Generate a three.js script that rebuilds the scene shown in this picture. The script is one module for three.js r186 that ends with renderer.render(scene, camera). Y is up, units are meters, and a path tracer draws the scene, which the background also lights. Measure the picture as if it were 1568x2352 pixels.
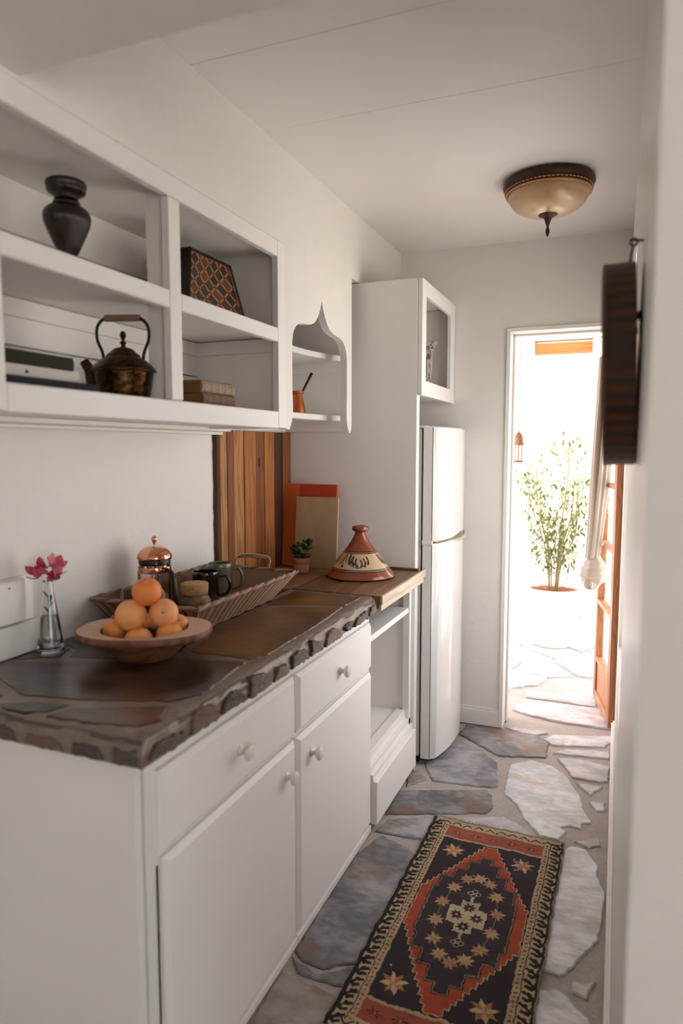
import * as THREE from 'three';
import { RoundedBoxGeometry } from 'three/addons/geometries/RoundedBoxGeometry.js';
import { mergeGeometries, toCreasedNormals } from 'three/addons/utils/BufferGeometryUtils.js';

// ───────────────────────── camera, sky, sun, exposure ─────────────────────────
const scene = new THREE.Scene();
const camera = new THREE.PerspectiveCamera(73.74, 1568 / 2352, 0.05, 200);
camera.position.set(0, 1.46, 0);
camera.rotation.order = 'YXZ';
camera.rotation.set(-0.09285, 0.38383, 0);
camera.focus = 2.75;
camera.userData.fStop = 1.9;

scene.background = new THREE.Color(1.0, 0.965, 1.08);
scene.backgroundIntensity = 2.7;

const sun = new THREE.DirectionalLight(new THREE.Color(1.0, 0.95, 0.97), 13);
sun.name = 'sun';
sun.position.set(-0.45, 9.3, -2.9);
sun.target.position.set(0, 0, -5);
sun.castShadow = true;
sun.shadow.mapSize.set(2048, 2048);
Object.assign(sun.shadow.camera, { left: -8, right: 8, top: 8, bottom: -8, near: 0.5, far: 30 });
scene.add(sun, sun.target);

const renderer = new THREE.WebGLRenderer({ antialias: true });
renderer.toneMapping = THREE.LinearToneMapping;
renderer.toneMappingExposure = 1.72;
renderer.shadowMap.enabled = true;
renderer.shadowMap.type = THREE.PCFSoftShadowMap;

// ───────────────────────── helpers ─────────────────────────
const V2 = (x, y) => new THREE.Vector2(x, y), V3 = (x, y, z) => new THREE.Vector3(x, y, z);
function rngOf(seed) {
  let s = seed | 0;
  return () => { s = (s + 0x6d2b79f5) | 0; let t = Math.imul(s ^ (s >>> 15), 1 | s); t = (t + Math.imul(t ^ (t >>> 7), 61 | t)) ^ t; return ((t ^ (t >>> 14)) >>> 0) / 4294967296; };
}
const rnd = rngOf(77);
const mix = (a, b, t) => a + (b - a) * t;
const clamp = (x, a = 0, b = 1) => Math.min(b, Math.max(a, x));
const sstep = (a, b, x) => { const t = clamp((x - a) / (b - a)); return t * t * (3 - 2 * t); };
// tileable value noise
function noiseOf(seed) {
  const h = (x, y) => { let n = Math.imul(x, 374761393) + Math.imul(y, 668265263) + Math.imul(seed, 1442695041); n = Math.imul(n ^ (n >>> 13), 1274126177); return ((n ^ (n >>> 16)) >>> 0) / 4294967296; };
  return (u, v, px, py) => {
    const x = u * px, y = v * py, ix = Math.floor(x), iy = Math.floor(y), fx = x - ix, fy = y - iy, sx = fx * fx * (3 - 2 * fx), sy = fy * fy * (3 - 2 * fy);
    const m = (a, p) => ((a % p) + p) % p, x0 = m(ix, px), x1 = m(ix + 1, px), y0 = m(iy, py), y1 = m(iy + 1, py);
    return mix(mix(h(x0, y0), h(x1, y0), sx), mix(h(x0, y1), h(x1, y1), sx), sy);
  };
}
function fbmOf(seed) {
  const n = noiseOf(seed);
  return (u, v, px, py, oct = 4, gain = 0.5) => { let a = 1, s = 0, t = 0; for (let i = 0; i < oct; i++) { s += a * n(u + i * 0.137, v + i * 0.291, px << i, py << i); t += a; a *= gain; } return s / t; };
}
function tex(w, h, fn, srgb = true) {
  const d = new Uint8Array(w * h * 4);
  for (let y = 0, o = 0; y < h; y++) for (let x = 0; x < w; x++, o += 4) {
    const c = fn(x / w, y / h);
    if (typeof c === 'number') d[o] = d[o + 1] = d[o + 2] = clamp(c) * 255; else { d[o] = clamp(c[0]) * 255; d[o + 1] = clamp(c[1]) * 255; d[o + 2] = clamp(c[2]) * 255; }
    d[o + 3] = 255;
  }
  const t = new THREE.DataTexture(d, w, h, THREE.RGBAFormat);
  t.wrapS = t.wrapT = THREE.RepeatWrapping; t.magFilter = THREE.LinearFilter; t.minFilter = THREE.LinearMipmapLinearFilter; t.generateMipmaps = true;
  if (srgb) t.colorSpace = THREE.SRGBColorSpace;
  t.needsUpdate = true;
  return t;
}
const rep = (t, sx, sy) => { const c = t.clone(); c.repeat.set(1 / sx, 1 / sy); c.needsUpdate = true; return c; };
const hex = (h) => [(h >> 16 & 255) / 255, (h >> 8 & 255) / 255, (h & 255) / 255];
const mix3 = (a, b, t) => [mix(a[0], b[0], t), mix(a[1], b[1], t), mix(a[2], b[2], t)];
const std = (o) => new THREE.MeshStandardMaterial(o);
const phys = (o) => new THREE.MeshPhysicalMaterial(o);

function uvBox(g) {   // uv in metres from the dominant normal
  const p = g.attributes.position, n = g.attributes.normal, uv = new Float32Array(p.count * 2);
  for (let i = 0; i < p.count; i++) {
    const a = Math.abs(n.getX(i)), b = Math.abs(n.getY(i)), c = Math.abs(n.getZ(i));
    if (b >= a && b >= c) { uv[2 * i] = p.getX(i); uv[2 * i + 1] = p.getZ(i); } else if (a >= c) { uv[2 * i] = p.getZ(i); uv[2 * i + 1] = p.getY(i); } else { uv[2 * i] = p.getX(i); uv[2 * i + 1] = p.getY(i); }
  }
  g.setAttribute('uv', new THREE.BufferAttribute(uv, 2));
  return g;
}
function uvGrain(g, axis, ou = 0, ov = 0) {   // v runs along the grain axis
  const p = g.attributes.position, n = g.attributes.normal, uv = new Float32Array(p.count * 2);
  for (let i = 0; i < p.count; i++) {
    const P = [p.getX(i), p.getY(i), p.getZ(i)], N = [Math.abs(n.getX(i)), Math.abs(n.getY(i)), Math.abs(n.getZ(i))];
    const others = [0, 1, 2].filter((k) => k !== axis), u = N[others[0]] > N[others[1]] ? others[1] : others[0];
    uv[2 * i] = P[u] + ou; uv[2 * i + 1] = P[axis] + ov;
  }
  g.setAttribute('uv', new THREE.BufferAttribute(uv, 2));
  return g;
}
function B(x0, x1, y0, y1, z0, z1, r = 0.003) {   // a box by its bounds, edges eased
  const w = x1 - x0, h = y1 - y0, d = z1 - z0;
  const g = r > 0 ? new RoundedBoxGeometry(w, h, d, 1, Math.min(r, w * 0.45, h * 0.45, d * 0.45)) : new THREE.BoxGeometry(w, h, d);
  g.translate((x0 + x1) / 2, (y0 + y1) / 2, (z0 + z1) / 2);
  return uvBox(g);
}
function merge(list) {
  const l = list.map((g) => { const q = g.index ? g.toNonIndexed() : g.clone(); for (const k of Object.keys(q.attributes)) if (!['position', 'normal', 'uv'].includes(k)) q.deleteAttribute(k); q.morphAttributes = {}; return q; });
  return mergeGeometries(l, false);
}
const lathe = (pts, seg = 48) => new THREE.LatheGeometry(pts.map(([r, y]) => V2(Math.max(r, 0.00001), y)), seg);
function smoothPts(pts, n = 6) { const c = new THREE.CatmullRomCurve3(pts.map(([r, y]) => V3(r, y, 0)), false, 'centripetal'); return c.getPoints((pts.length - 1) * n).map((p) => [Math.max(p.x, 0), p.y]); }
const tube = (pts, r, seg = 32, rad = 8, closed = false) => new THREE.TubeGeometry(new THREE.CatmullRomCurve3(pts.map((p) => V3(...p)), closed, 'centripetal'), seg, r, rad, closed);
function rod(a, b, r0, r1 = r0, seg = 8) {
  const A = V3(...a), Bv = V3(...b), d = Bv.clone().sub(A), g = new THREE.CylinderGeometry(r1, r0, d.length(), seg);
  g.applyQuaternion(new THREE.Quaternion().setFromUnitVectors(V3(0, 1, 0), d.clone().normalize()));
  return g.translate(...A.add(Bv).multiplyScalar(0.5).toArray());
}
function roughPoly(pts, amp, step, rand, close = true) {   // an outline with broken edges
  const out = [];
  for (let i = 0; i < pts.length - (close ? 0 : 1); i++) {
    const a = pts[i], b = pts[(i + 1) % pts.length], L = Math.hypot(b[0] - a[0], b[1] - a[1]), n = Math.max(1, Math.round(L / step)), nx = -(b[1] - a[1]) / L, ny = (b[0] - a[0]) / L;
    for (let k = 0; k < n; k++) { const t = k / n, j = k === 0 ? (rand() - 0.5) * amp * 0.6 : (rand() - 0.5) * 2 * amp; out.push([mix(a[0], b[0], t) + nx * j, mix(a[1], b[1], t) + ny * j]); }
  }
  return out;
}
function area(p) { let s = 0; for (let i = 0; i < p.length; i++) { const a = p[i], b = p[(i + 1) % p.length]; s += a[0] * b[1] - b[0] * a[1]; } return s / 2; }
function slabXZ(pts, y0, y1, bevel = 0.003) {   // an outline in x,z given thickness in y
  let s = pts.map(([x, z]) => [x, -z]); if (area(s) < 0) s = s.reverse();
  const g = new THREE.ExtrudeGeometry(new THREE.Shape(s.map(([a, b]) => V2(a, b))), { depth: Math.max(y1 - y0 - bevel, 0.001), bevelEnabled: bevel > 0, bevelThickness: bevel, bevelSize: bevel, bevelOffset: -bevel, bevelSegments: 1, curveSegments: 8 });
  g.rotateX(-Math.PI / 2).translate(0, y0, 0);
  return uvBox(g);
}
function slabZY(shapePts, x0, x1, bevel = 0, holes = []) {   // an outline in z,y given thickness in x
  const S = (pts) => pts.map(([z, y]) => V2(-z, y));
  const sh = new THREE.Shape(S(shapePts)); for (const h of holes) sh.holes.push(new THREE.Path(S(h)));
  const g = new THREE.ExtrudeGeometry(sh, { depth: x1 - x0 - 2 * bevel, bevelEnabled: bevel > 0, bevelThickness: bevel, bevelSize: bevel, bevelOffset: -bevel, bevelSegments: 1, curveSegments: 12 });
  g.rotateY(Math.PI / 2).translate(x0 + bevel, 0, 0);
  return uvBox(g);
}
const taken = {};
function numbered(n) { if (taken[n] === undefined) { taken[n] = 0; return n; } return n + '_' + String(++taken[n]).padStart(3, '0'); }
function thing(name, label, category, pos = [0, 0, 0], turn = 0, group) {
  const o = new THREE.Group(); o.name = numbered(name); o.position.set(...pos); o.rotation.y = turn; o.userData = { label, category };
  if (group) o.userData.group = group;
  scene.add(o); return o;
}
function solo(name, geo, m, label, category, group) {
  geo.computeBoundingBox(); const b = geo.boundingBox, c = V3((b.min.x + b.max.x) / 2, b.min.y, (b.min.z + b.max.z) / 2);
  geo.translate(-c.x, -c.y, -c.z);
  const o = new THREE.Mesh(geo, m); o.name = numbered(name); o.position.copy(c); o.userData = { label, category }; if (group) o.userData.group = group;
  scene.add(o); return o;
}
function part(name, geo, m, parent, label, kind) {   // geometry in the thing's own frame
  const o = new THREE.Mesh(geo, m); o.name = name; if (label) o.userData.label = label; if (kind) o.userData.kind = kind;
  parent.add(o); return o;
}
function wpart(name, geo, m, parent, label, kind) {   // geometry given in world coordinates (thing not turned)
  let r = parent; while (r.parent && r.parent !== scene) r = r.parent;
  geo.translate(-r.position.x, -r.position.y, -r.position.z);
  return part(name, geo, m, parent, label, kind);
}
function struct(name, geo, m, label, category) {
  const o = new THREE.Mesh(geo, m); o.name = name; o.userData = { kind: 'structure' }; if (label) o.userData.label = label; if (category) o.userData.category = category; scene.add(o); return o;
}
function csvClip(poly, mx, mz, nx, nz) {   // keep the side where (p-m)·n < 0
  const out = [];
  for (let i = 0; i < poly.length; i++) {
    const a = poly[i], b = poly[(i + 1) % poly.length], da = (a[0] - mx) * nx + (a[1] - mz) * nz, db = (b[0] - mx) * nx + (b[1] - mz) * nz;
    if (da <= 0) out.push(a);
    if (da * db < 0) { const t = da / (da - db); out.push([mix(a[0], b[0], t), mix(a[1], b[1], t)]); }
  }
  return out;
}
function voronoi(x0, x1, z0, z1, sx, sz, seed, gap) {
  const r = rngOf(seed), seeds = [];
  const nx = Math.round((x1 - x0) / sx), nz = Math.round((z1 - z0) / sz);
  for (let j = 0; j < nz; j++) for (let i = 0; i < nx; i++) seeds.push([x0 + (i + 0.5 + (j % 2 ? 0.25 : -0.25) + (r() - 0.5) * 0.6) * (x1 - x0) / nx, z0 + (j + 0.5 + (r() - 0.5) * 0.6) * (z1 - z0) / nz]);
  return seeds.map((s) => {
    let p = [[x0, z0], [x1, z0], [x1, z1], [x0, z1]];
    for (const q of seeds) if (q !== s && Math.abs(q[0] - s[0]) < 3 * sx && Math.abs(q[1] - s[1]) < 3 * sz) {
      const dx = q[0] - s[0], dz = q[1] - s[1], L = Math.hypot(dx, dz);
      p = csvClip(p, (s[0] + q[0]) / 2 - dx / L * gap, (s[1] + q[1]) / 2 - dz / L * gap, dx / L, dz / L);
      if (p.length < 3) return null;
    }
    return Math.abs(area(p)) > 0.004 ? p : null;
  }).filter(Boolean);
}
const inPoly = (p, x, z) => { let c = false; for (let i = 0, j = p.length - 1; i < p.length; j = i++) if ((p[i][1] > z) !== (p[j][1] > z) && x < (p[j][0] - p[i][0]) * (z - p[i][1]) / (p[j][1] - p[i][1]) + p[i][0]) c = !c; return c; };
function near(a, b, d) {
  for (const [p, q] of [[a, b], [b, a]]) for (let i = 0; i < p.length; i++) for (let k = 0; k < 6; k++) {
    const s = p[i], e = p[(i + 1) % p.length], x = mix(s[0], e[0], k / 6), z = mix(s[1], e[1], k / 6);
    if (inPoly(q, x, z)) return true;
    for (let m = 0; m < q.length; m++) { const f = q[m], g = q[(m + 1) % q.length], L2 = (g[0] - f[0]) ** 2 + (g[1] - f[1]) ** 2, t = clamp(((x - f[0]) * (g[0] - f[0]) + (z - f[1]) * (g[1] - f[1])) / (L2 || 1)); if (Math.hypot(x - mix(f[0], g[0], t), z - mix(f[1], g[1], t)) < d) return true; }
  }
  return false;
}

// ───────────────────────── textures and materials ─────────────────────────
const F = fbmOf(5), F2 = fbmOf(19), F3 = fbmOf(43);
const plasterBump = tex(512, 512, (u, v) => 0.55 * F(u, v, 5, 5, 4) + 0.3 * F2(u, v, 24, 24, 3) + 0.15 * F3(u, v, 2, 9, 3), false);
const plasterCol = tex(256, 256, (u, v) => { const n = F2(u, v, 4, 4, 5), k = F3(u, v, 16, 16, 3); const s = 0.96 + 0.03 * n + 0.01 * k; return [s, s * 0.997, s * 0.99]; });
const brushBump = tex(256, 256, (u, v) => 0.6 * F(u, v, 40, 4, 3) + 0.4 * F2(u, v, 12, 12, 3), false);
const mWall = std({ color: 0xf3efea, roughness: 0.72, map: rep(plasterCol, 1.3, 1.3), bumpMap: rep(plasterBump, 0.7, 0.7), bumpScale: 0.0035 });
const mWallGloss = std({ color: 0xf3efea, roughness: 0.34, map: rep(plasterCol, 1.3, 1.3), bumpMap: rep(plasterBump, 1.1, 1.1), bumpScale: 0.0014 });
const mCeil = std({ color: 0xf3efeb, roughness: 0.5, map: rep(plasterCol, 1.7, 1.7), bumpMap: rep(plasterBump, 1.3, 1.3), bumpScale: 0.002 });
const mPaint = std({ color: 0xf3efea, roughness: 0.42, bumpMap: rep(brushBump, 0.25, 0.25), bumpScale: 0.0004 });
const mPaintIn = std({ color: 0xf5f0ea, roughness: 0.6, bumpMap: rep(brushBump, 0.25, 0.25), bumpScale: 0.0005 });
const mKnob = std({ color: 0xefe9e1, roughness: 0.16 });
const mGap = std({ color: 0x2b221d, roughness: 0.9 });

// slate
const slateBump = tex(512, 512, (u, v) => { const a = F(u, v, 3, 6, 6, 0.58), r = Math.abs(F2(u, v, 5, 9, 4) - 0.5) * 2; return 0.62 * a + 0.38 * (1 - r) * 0.8; }, false);
const slateCol = tex(512, 512, (u, v) => {
  const a = F(u, v, 4, 5, 5), b = F2(u, v, 3, 3, 4), c = F3(u, v, 20, 30, 3);
  let k = mix3(hex(0x6e6f73), hex(0xaeadae), sstep(0.25, 0.75, a * 0.7 + c * 0.3));
  k = mix3(k, hex(0x8a6d5b), 0.7 * sstep(0.56, 0.74, b));
  k = mix3(k, hex(0xbdb7b2), 0.5 * sstep(0.62, 0.75, F3(u, v, 6, 10, 4)));
  return k;
});
const slateRough = tex(256, 256, (u, v) => 0.36 + 0.3 * F2(u, v, 9, 9, 4), false);
const mSlate = [0xffffff, 0xe4e2e4, 0xf6ebe2, 0xd6d2d2].map((c, i) => { const s = [0.62, 0.55, 0.7, 0.5][i]; return std({ color: c, roughness: 1, map: rep(slateCol, s, s), roughnessMap: rep(slateRough, 0.5, 0.5), bumpMap: rep(slateBump, 0.45, 0.45), bumpScale: 0.007 }); });
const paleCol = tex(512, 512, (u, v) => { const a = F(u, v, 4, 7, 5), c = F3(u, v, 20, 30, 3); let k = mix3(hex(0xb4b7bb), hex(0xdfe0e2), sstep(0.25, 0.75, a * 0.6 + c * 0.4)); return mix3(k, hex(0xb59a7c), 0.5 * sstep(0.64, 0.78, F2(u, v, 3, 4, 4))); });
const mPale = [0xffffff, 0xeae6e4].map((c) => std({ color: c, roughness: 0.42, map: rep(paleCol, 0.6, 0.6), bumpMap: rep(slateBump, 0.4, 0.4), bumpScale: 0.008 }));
const mortarCol = tex(256, 256, (u, v) => { const a = F(u, v, 8, 8, 4), g = F2(u, v, 60, 60, 2); return mix3(hex(0x9c948d), hex(0xbeb6ae), 0.6 * a + 0.4 * g); });
const mMortar = std({ color: 0xffffff, roughness: 0.75, map: rep(mortarCol, 0.5, 0.5), bumpMap: rep(plasterBump, 0.25, 0.25), bumpScale: 0.004 });

// sealed counter stone
const cstoneCol = tex(512, 512, (u, v) => {
  const a = F(u, v, 4, 4, 5), b = F2(u, v, 3, 3, 4), c = F3(u, v, 30, 30, 2);
  let k = mix3(hex(0x231a16), hex(0x5a4030), sstep(0.3, 0.72, a));
  k = mix3(k, hex(0x6b3f1f), 0.6 * sstep(0.55, 0.75, b));
  return mix3(k, hex(0x231a16), 0.3 * c);
});
const mCounterStone = [0xffffff, 0xffe2c6, 0xd0c8c4].map((c) => phys({ color: c, roughness: 0.3, map: rep(cstoneCol, 0.5, 0.5), bumpMap: rep(slateBump, 0.4, 0.4), bumpScale: 0.0022, clearcoat: 0.35, clearcoatRoughness: 0.22 }));
const mCounterRust = phys({ color: 0xffffff, roughness: 0.3, map: rep(tex(256, 256, (u, v) => mix3(mix3(hex(0x46301f), hex(0x75502f), sstep(0.3, 0.7, F(u, v, 3, 3, 5))), hex(0x8f5a2c), 0.6 * sstep(0.5, 0.72, F2(u, v, 3, 3, 4)))), 0.5, 0.5), bumpMap: rep(slateBump, 0.5, 0.5), bumpScale: 0.0022, clearcoat: 0.35, clearcoatRoughness: 0.22 });
const cmortCol = tex(256, 256, (u, v) => mix3(hex(0x66544a), hex(0x938274), 0.6 * F(u, v, 7, 7, 4) + 0.4 * F2(u, v, 50, 50, 2)));
const mCounterMortar = phys({ color: 0xffffff, roughness: 0.36, map: rep(cmortCol, 0.3, 0.3), bumpMap: rep(plasterBump, 0.12, 0.12), bumpScale: 0.003, clearcoat: 0.3, clearcoatRoughness: 0.25 });
const mEdgeStone = [0x54463e, 0x6a5344, 0x463a34].map((c) => std({ color: c, roughness: 0.5, bumpMap: rep(slateBump, 0.1, 0.1), bumpScale: 0.006 }));

// woods: grain along v
function woodTex(light, dark, seed, rings = 7, contrast = 1) {
  const f = fbmOf(seed), g = fbmOf(seed + 7), L = hex(light), D = hex(dark);
  return tex(256, 512, (u, v) => {
    const w = f(u, v, 3, 2, 3) * 1.6, r = 0.5 + 0.5 * Math.sin((u * rings + w * 2.2) * Math.PI * 2), fib = g(u, v, 64, 4, 3), low = f(u, v, 4, 2, 2);
    return mix3(L, D, clamp((0.5 * Math.pow(r, 2.2) + 0.32 * fib + 0.35 * (low - 0.5)) * contrast));
  });
}
const woodBump = tex(256, 256, (u, v) => F2(u, v, 64, 4, 3), false);
const wood = (light, dark, seed, o = {}) => std({ map: rep(woodTex(light, dark, seed, o.rings ?? 5, o.contrast ?? 1), o.su ?? 0.16, o.sv ?? 0.7), roughness: o.roughness ?? 0.5, bumpMap: rep(woodBump, 0.08, 0.4), bumpScale: o.bump ?? 0.0006 });
const mCedar = [wood(0xb8763f, 0x7a4220, 31), wood(0x9a5a2c, 0x572c14, 37, { rings: 7 }), wood(0xc08a58, 0x8a5228, 41, { rings: 4 }), wood(0x5c341d, 0x2a150b, 47, { rings: 6 })];
const mTop = [wood(0x8a6243, 0x4f321f, 53, { roughness: 0.34 }), wood(0x9b7454, 0x5d3f28, 59, { roughness: 0.34 }), wood(0x7a5436, 0x452a19, 61, { roughness: 0.34 })];
const mTopEdge = wood(0xdcc8b0, 0xb59a7c, 67, { roughness: 0.4 });
const mDoorWood = [wood(0xb97a4a, 0x83502c, 71, { roughness: 0.45 }), wood(0xc48a5b, 0x95623a, 73, { roughness: 0.45 })];
const mBowl = wood(0x85543a, 0x3f2416, 79, { su: 0.12, sv: 0.35, roughness: 0.5 });
const mBowlRim = wood(0xd8b49a, 0xba9176, 83, { su: 0.12, sv: 0.35, roughness: 0.6, contrast: 0.7 });
const mBark = std({ color: 0x5a3a28, roughness: 0.9, bumpMap: rep(slateBump, 0.08, 0.3), bumpScale: 0.006 });
const mBeam = wood(0xc87f45, 0x9c5a2a, 89, { su: 0.12, sv: 0.8 });
const mDarkWood = wood(0x2a1710, 0x100705, 97, { roughness: 0.2, su: 0.05, sv: 0.3 });

// metals, ceramics and the rest
const mCopper = std({ color: 0xe3a184, metalness: 1, roughness: 0.14 });
const mCopperOld = std({ color: 0xb5653a, metalness: 0.85, roughness: 0.38, bumpMap: rep(plasterBump, 0.05, 0.05), bumpScale: 0.0006 });
const mBrassOld = std({ metalness: 0.9, roughness: 0.34, map: rep(tex(256, 256, (u, v) => mix3(hex(0x5d4122), hex(0x2c1d12), sstep(0.35, 0.7, F(u, v, 5, 5, 5)))), 0.12, 0.12), bumpMap: rep(plasterBump, 0.04, 0.04), bumpScale: 0.0004 });
const mSilver = std({ map: rep(tex(128, 128, (u, v) => mix3(hex(0xd2cbc3), hex(0x6e645b), sstep(0.5, 0.62, F2(u, v, 14, 10, 3)))), 0.5, 0.4), metalness: 0.85, roughness: 0.32, bumpMap: rep(plasterBump, 0.035, 0.035), bumpScale: 0.003 });
const mBlack = std({ color: 0x141110, roughness: 0.35 });
const mIron = std({ color: 0x1c1512, roughness: 0.5, metalness: 0.4 });
const mBronze = std({ roughness: 0.42, metalness: 0.25, map: rep(tex(128, 128, (u, v) => mix3(hex(0x2a170f), hex(0x4a2a1a), F(u, v, 6, 6, 4))), 0.2, 0.2) });
const mGold = std({ color: 0xb98a58, roughness: 0.4, metalness: 0.5 });
const mGlass = phys({ color: 0xffffff, roughness: 0.02, transmission: 1, thickness: 0.004, ior: 1.48 });
const mPane = phys({ color: 0xf6faf8, roughness: 0.01, transmission: 1, thickness: 0, ior: 1.5 });
const mWater = phys({ color: 0xf4f7f2, roughness: 0.01, transmission: 1, thickness: 0.03, ior: 1.33 });
const mFridge = phys({ color: 0xe9e7e3, roughness: 0.1, clearcoat: 0 });
const mFridgeSide = std({ color: 0xe9e7e3, roughness: 0.4 });
const mSeal = std({ color: 0x6d5f52, roughness: 0.8 });
const mLip = std({ color: 0xd3bf98, roughness: 0.4 });

// ───────────────────────── the room ─────────────────────────
const XL = -1.45, XB = -1.09, XR = 0.03, ZF = -3.53, WR = [-3.22, -2.2, 0.58, 2.06];   // WR: window opening in the right wall, z z y y
struct('wall_left', B(-1.62, XL, -0.1, 2.62, -3.7, 3.2, 0), mWall, 'white plastered wall behind the stone worktop', 'wall');
struct('wall_back', merge([B(-1.62, -0.535, -0.1, 2.62, -3.70, ZF, 0), B(-0.535, XR, 2.056, 2.62, -3.70, ZF, 0), B(XR, 0.3, -0.1, 2.62, -3.70, ZF, 0)]), mWall, 'white end wall around the open garden doorway', 'wall');
struct('wall_right', merge([B(XR, 0.19, -0.1, 2.62, WR[1], -0.83, 0), B(XR, 0.19, -0.1, 2.62, -3.60, WR[0], 0), B(XR, 0.19, -0.1, WR[2], WR[0], WR[1], 0), B(XR, 0.19, WR[3], 2.62, WR[0], WR[1], 0)]), mWallGloss, 'white glossy painted wall with the hanging drum', 'wall');
struct('ceiling', merge([B(-1.62, 0.3, 2.472, 2.62, -3.7, -1.05, 0), B(-1.09, XR, 2.4715, 2.4725, -2.052, -2.036, 0.0004), B(-1.09, XR, 2.4714, 2.4725, -1.642, -1.622, 0.0004)]), mCeil, 'white plastered ceiling with faint board seams', 'ceiling');
struct('trim_1', B(-1.62, 2.7, 2.17, 2.62, -1.05, -0.55, 0.006), mWall, 'low white header beam crossing under the ceiling', 'beam');
// the bulkhead above the wall cabinets
struct('wall_bulkhead', merge([B(XL, XB, 2.19, 2.472, -3.53, -0.9, 0), B(XL, XB, 2.155, 2.19, -2.174, -0.9, 0)]), mWall, 'white boxed-out wall above the open cabinets', 'wall');
// rooms behind the camera
struct('wall_partition', B(0.19, 2.7, -0.1, 2.62, -0.99, -0.83, 0), mWall, 'white wall turning away beyond the kitchen corner', 'wall');
const WX = 2.6, WZ = 3.1;
const EW = [0.1, 2.9, 0.45, 2.2];
struct('wall_east', merge([B(WX, WX + 0.16, -0.1, 2.62, -0.99, EW[0], 0), B(WX, WX + 0.16, -0.1, 2.62, EW[1], WZ + 0.16, 0), B(WX, WX + 0.16, -0.1, EW[2], EW[0], EW[1], 0), B(WX, WX + 0.16, EW[3], 2.62, EW[0], EW[1], 0)]), mWall, 'white side wall of the room behind', 'wall');
{
  const x0 = WX + 0.04, x1 = WX + 0.1, [a, b, c, d] = EW, m = (a + b) / 2, w = struct('window_1', merge([B(x0, x1, c, c + 0.06, a, b), B(x0, x1, d - 0.06, d, a, b), B(x0, x1, c + 0.06, d - 0.06, a, a + 0.06), B(x0, x1, c + 0.06, d - 0.06, b - 0.06, b), B(x0, x1, c + 0.06, d - 0.06, m - 0.03, m + 0.03)]), mPaint, 'wide white side window of the room behind', 'window');
  part('pane', B(x0 + 0.025, x0 + 0.03, c + 0.06, d - 0.06, a + 0.06, m - 0.03, 0), mPane, w); part('pane', B(x0 + 0.025, x0 + 0.03, c + 0.06, d - 0.06, m + 0.03, b - 0.06, 0), mPane, w);
}
struct('wall_south', B(-1.62, WX + 0.16, -0.1, 2.62, WZ, WZ + 0.16, 0), mWall, 'white end wall of the room behind', 'wall');
struct('ceiling_room', B(-1.62, WX + 0.16, 2.47, 2.62, -0.55, WZ + 0.16, 0), mCeil, 'white ceiling of the room behind', 'ceiling');
{
  const [a, b, c, d] = WR, x0 = 0.10, x1 = 0.15, m = (a + b) / 2, k = 1.40;
  const w = struct('window_2', merge([B(x0, x1, c, c + 0.045, a, b), B(x0, x1, d - 0.045, d, a, b), B(x0, x1, c + 0.045, d - 0.045, a, a + 0.045), B(x0, x1, c + 0.045, d - 0.045, b - 0.045, b), B(x0, x1, c + 0.045, d - 0.045, m - 0.03, m + 0.03)]), mPaint, 'white framed casement window in the right wall', 'window');
  for (const [z0, z1] of [[a + 0.045, m - 0.03], [m + 0.03, b - 0.045]]) { part('muntin', B(x0 + 0.01, x1 - 0.01, k - 0.011, k + 0.011, z0, z1, 0.002), mPaint, w); for (const [y0, y1] of [[c + 0.045, k - 0.011], [k + 0.011, d - 0.045]]) part('pane', B(x0 + 0.022, x0 + 0.026, y0, y1, z0, z1, 0), mPane, w); }
}
// baseboards and door casing
struct('baseboard_back', merge([B(-0.80, -0.535, 0, 0.085, ZF, ZF + 0.014), B(-0.80, -0.535, 0.085, 0.097, ZF, ZF + 0.008)]), mPaint, 'white baseboard beside the open doorway', 'baseboard');
struct('baseboard_right', merge([B(XR - 0.016, XR, 0, 0.11, -3.53, -0.83), B(XR - 0.009, XR, 0.11, 0.122, -3.53, -0.83)]), mPaint, 'white baseboard along the right wall', 'baseboard');
struct('trim_2', merge([B(-0.535, -0.515, 0, 2.036, -3.70, ZF + 0.012), B(-0.535, XR, 2.036, 2.056, -3.70, ZF + 0.012), B(-0.515, -0.505, 0, 2.036, -3.66, -3.62), B(-0.515, XR, 2.026, 2.036, -3.66, -3.62)]), mPaint, 'white painted casing of the garden doorway', 'door casing');
struct('trim_3', B(XL, XL + 0.018, 0.92, 1.005, -1.40, -0.95, 0.004), mPaint, 'white upstand strip between switch plate and stone worktop', 'trim');

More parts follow.
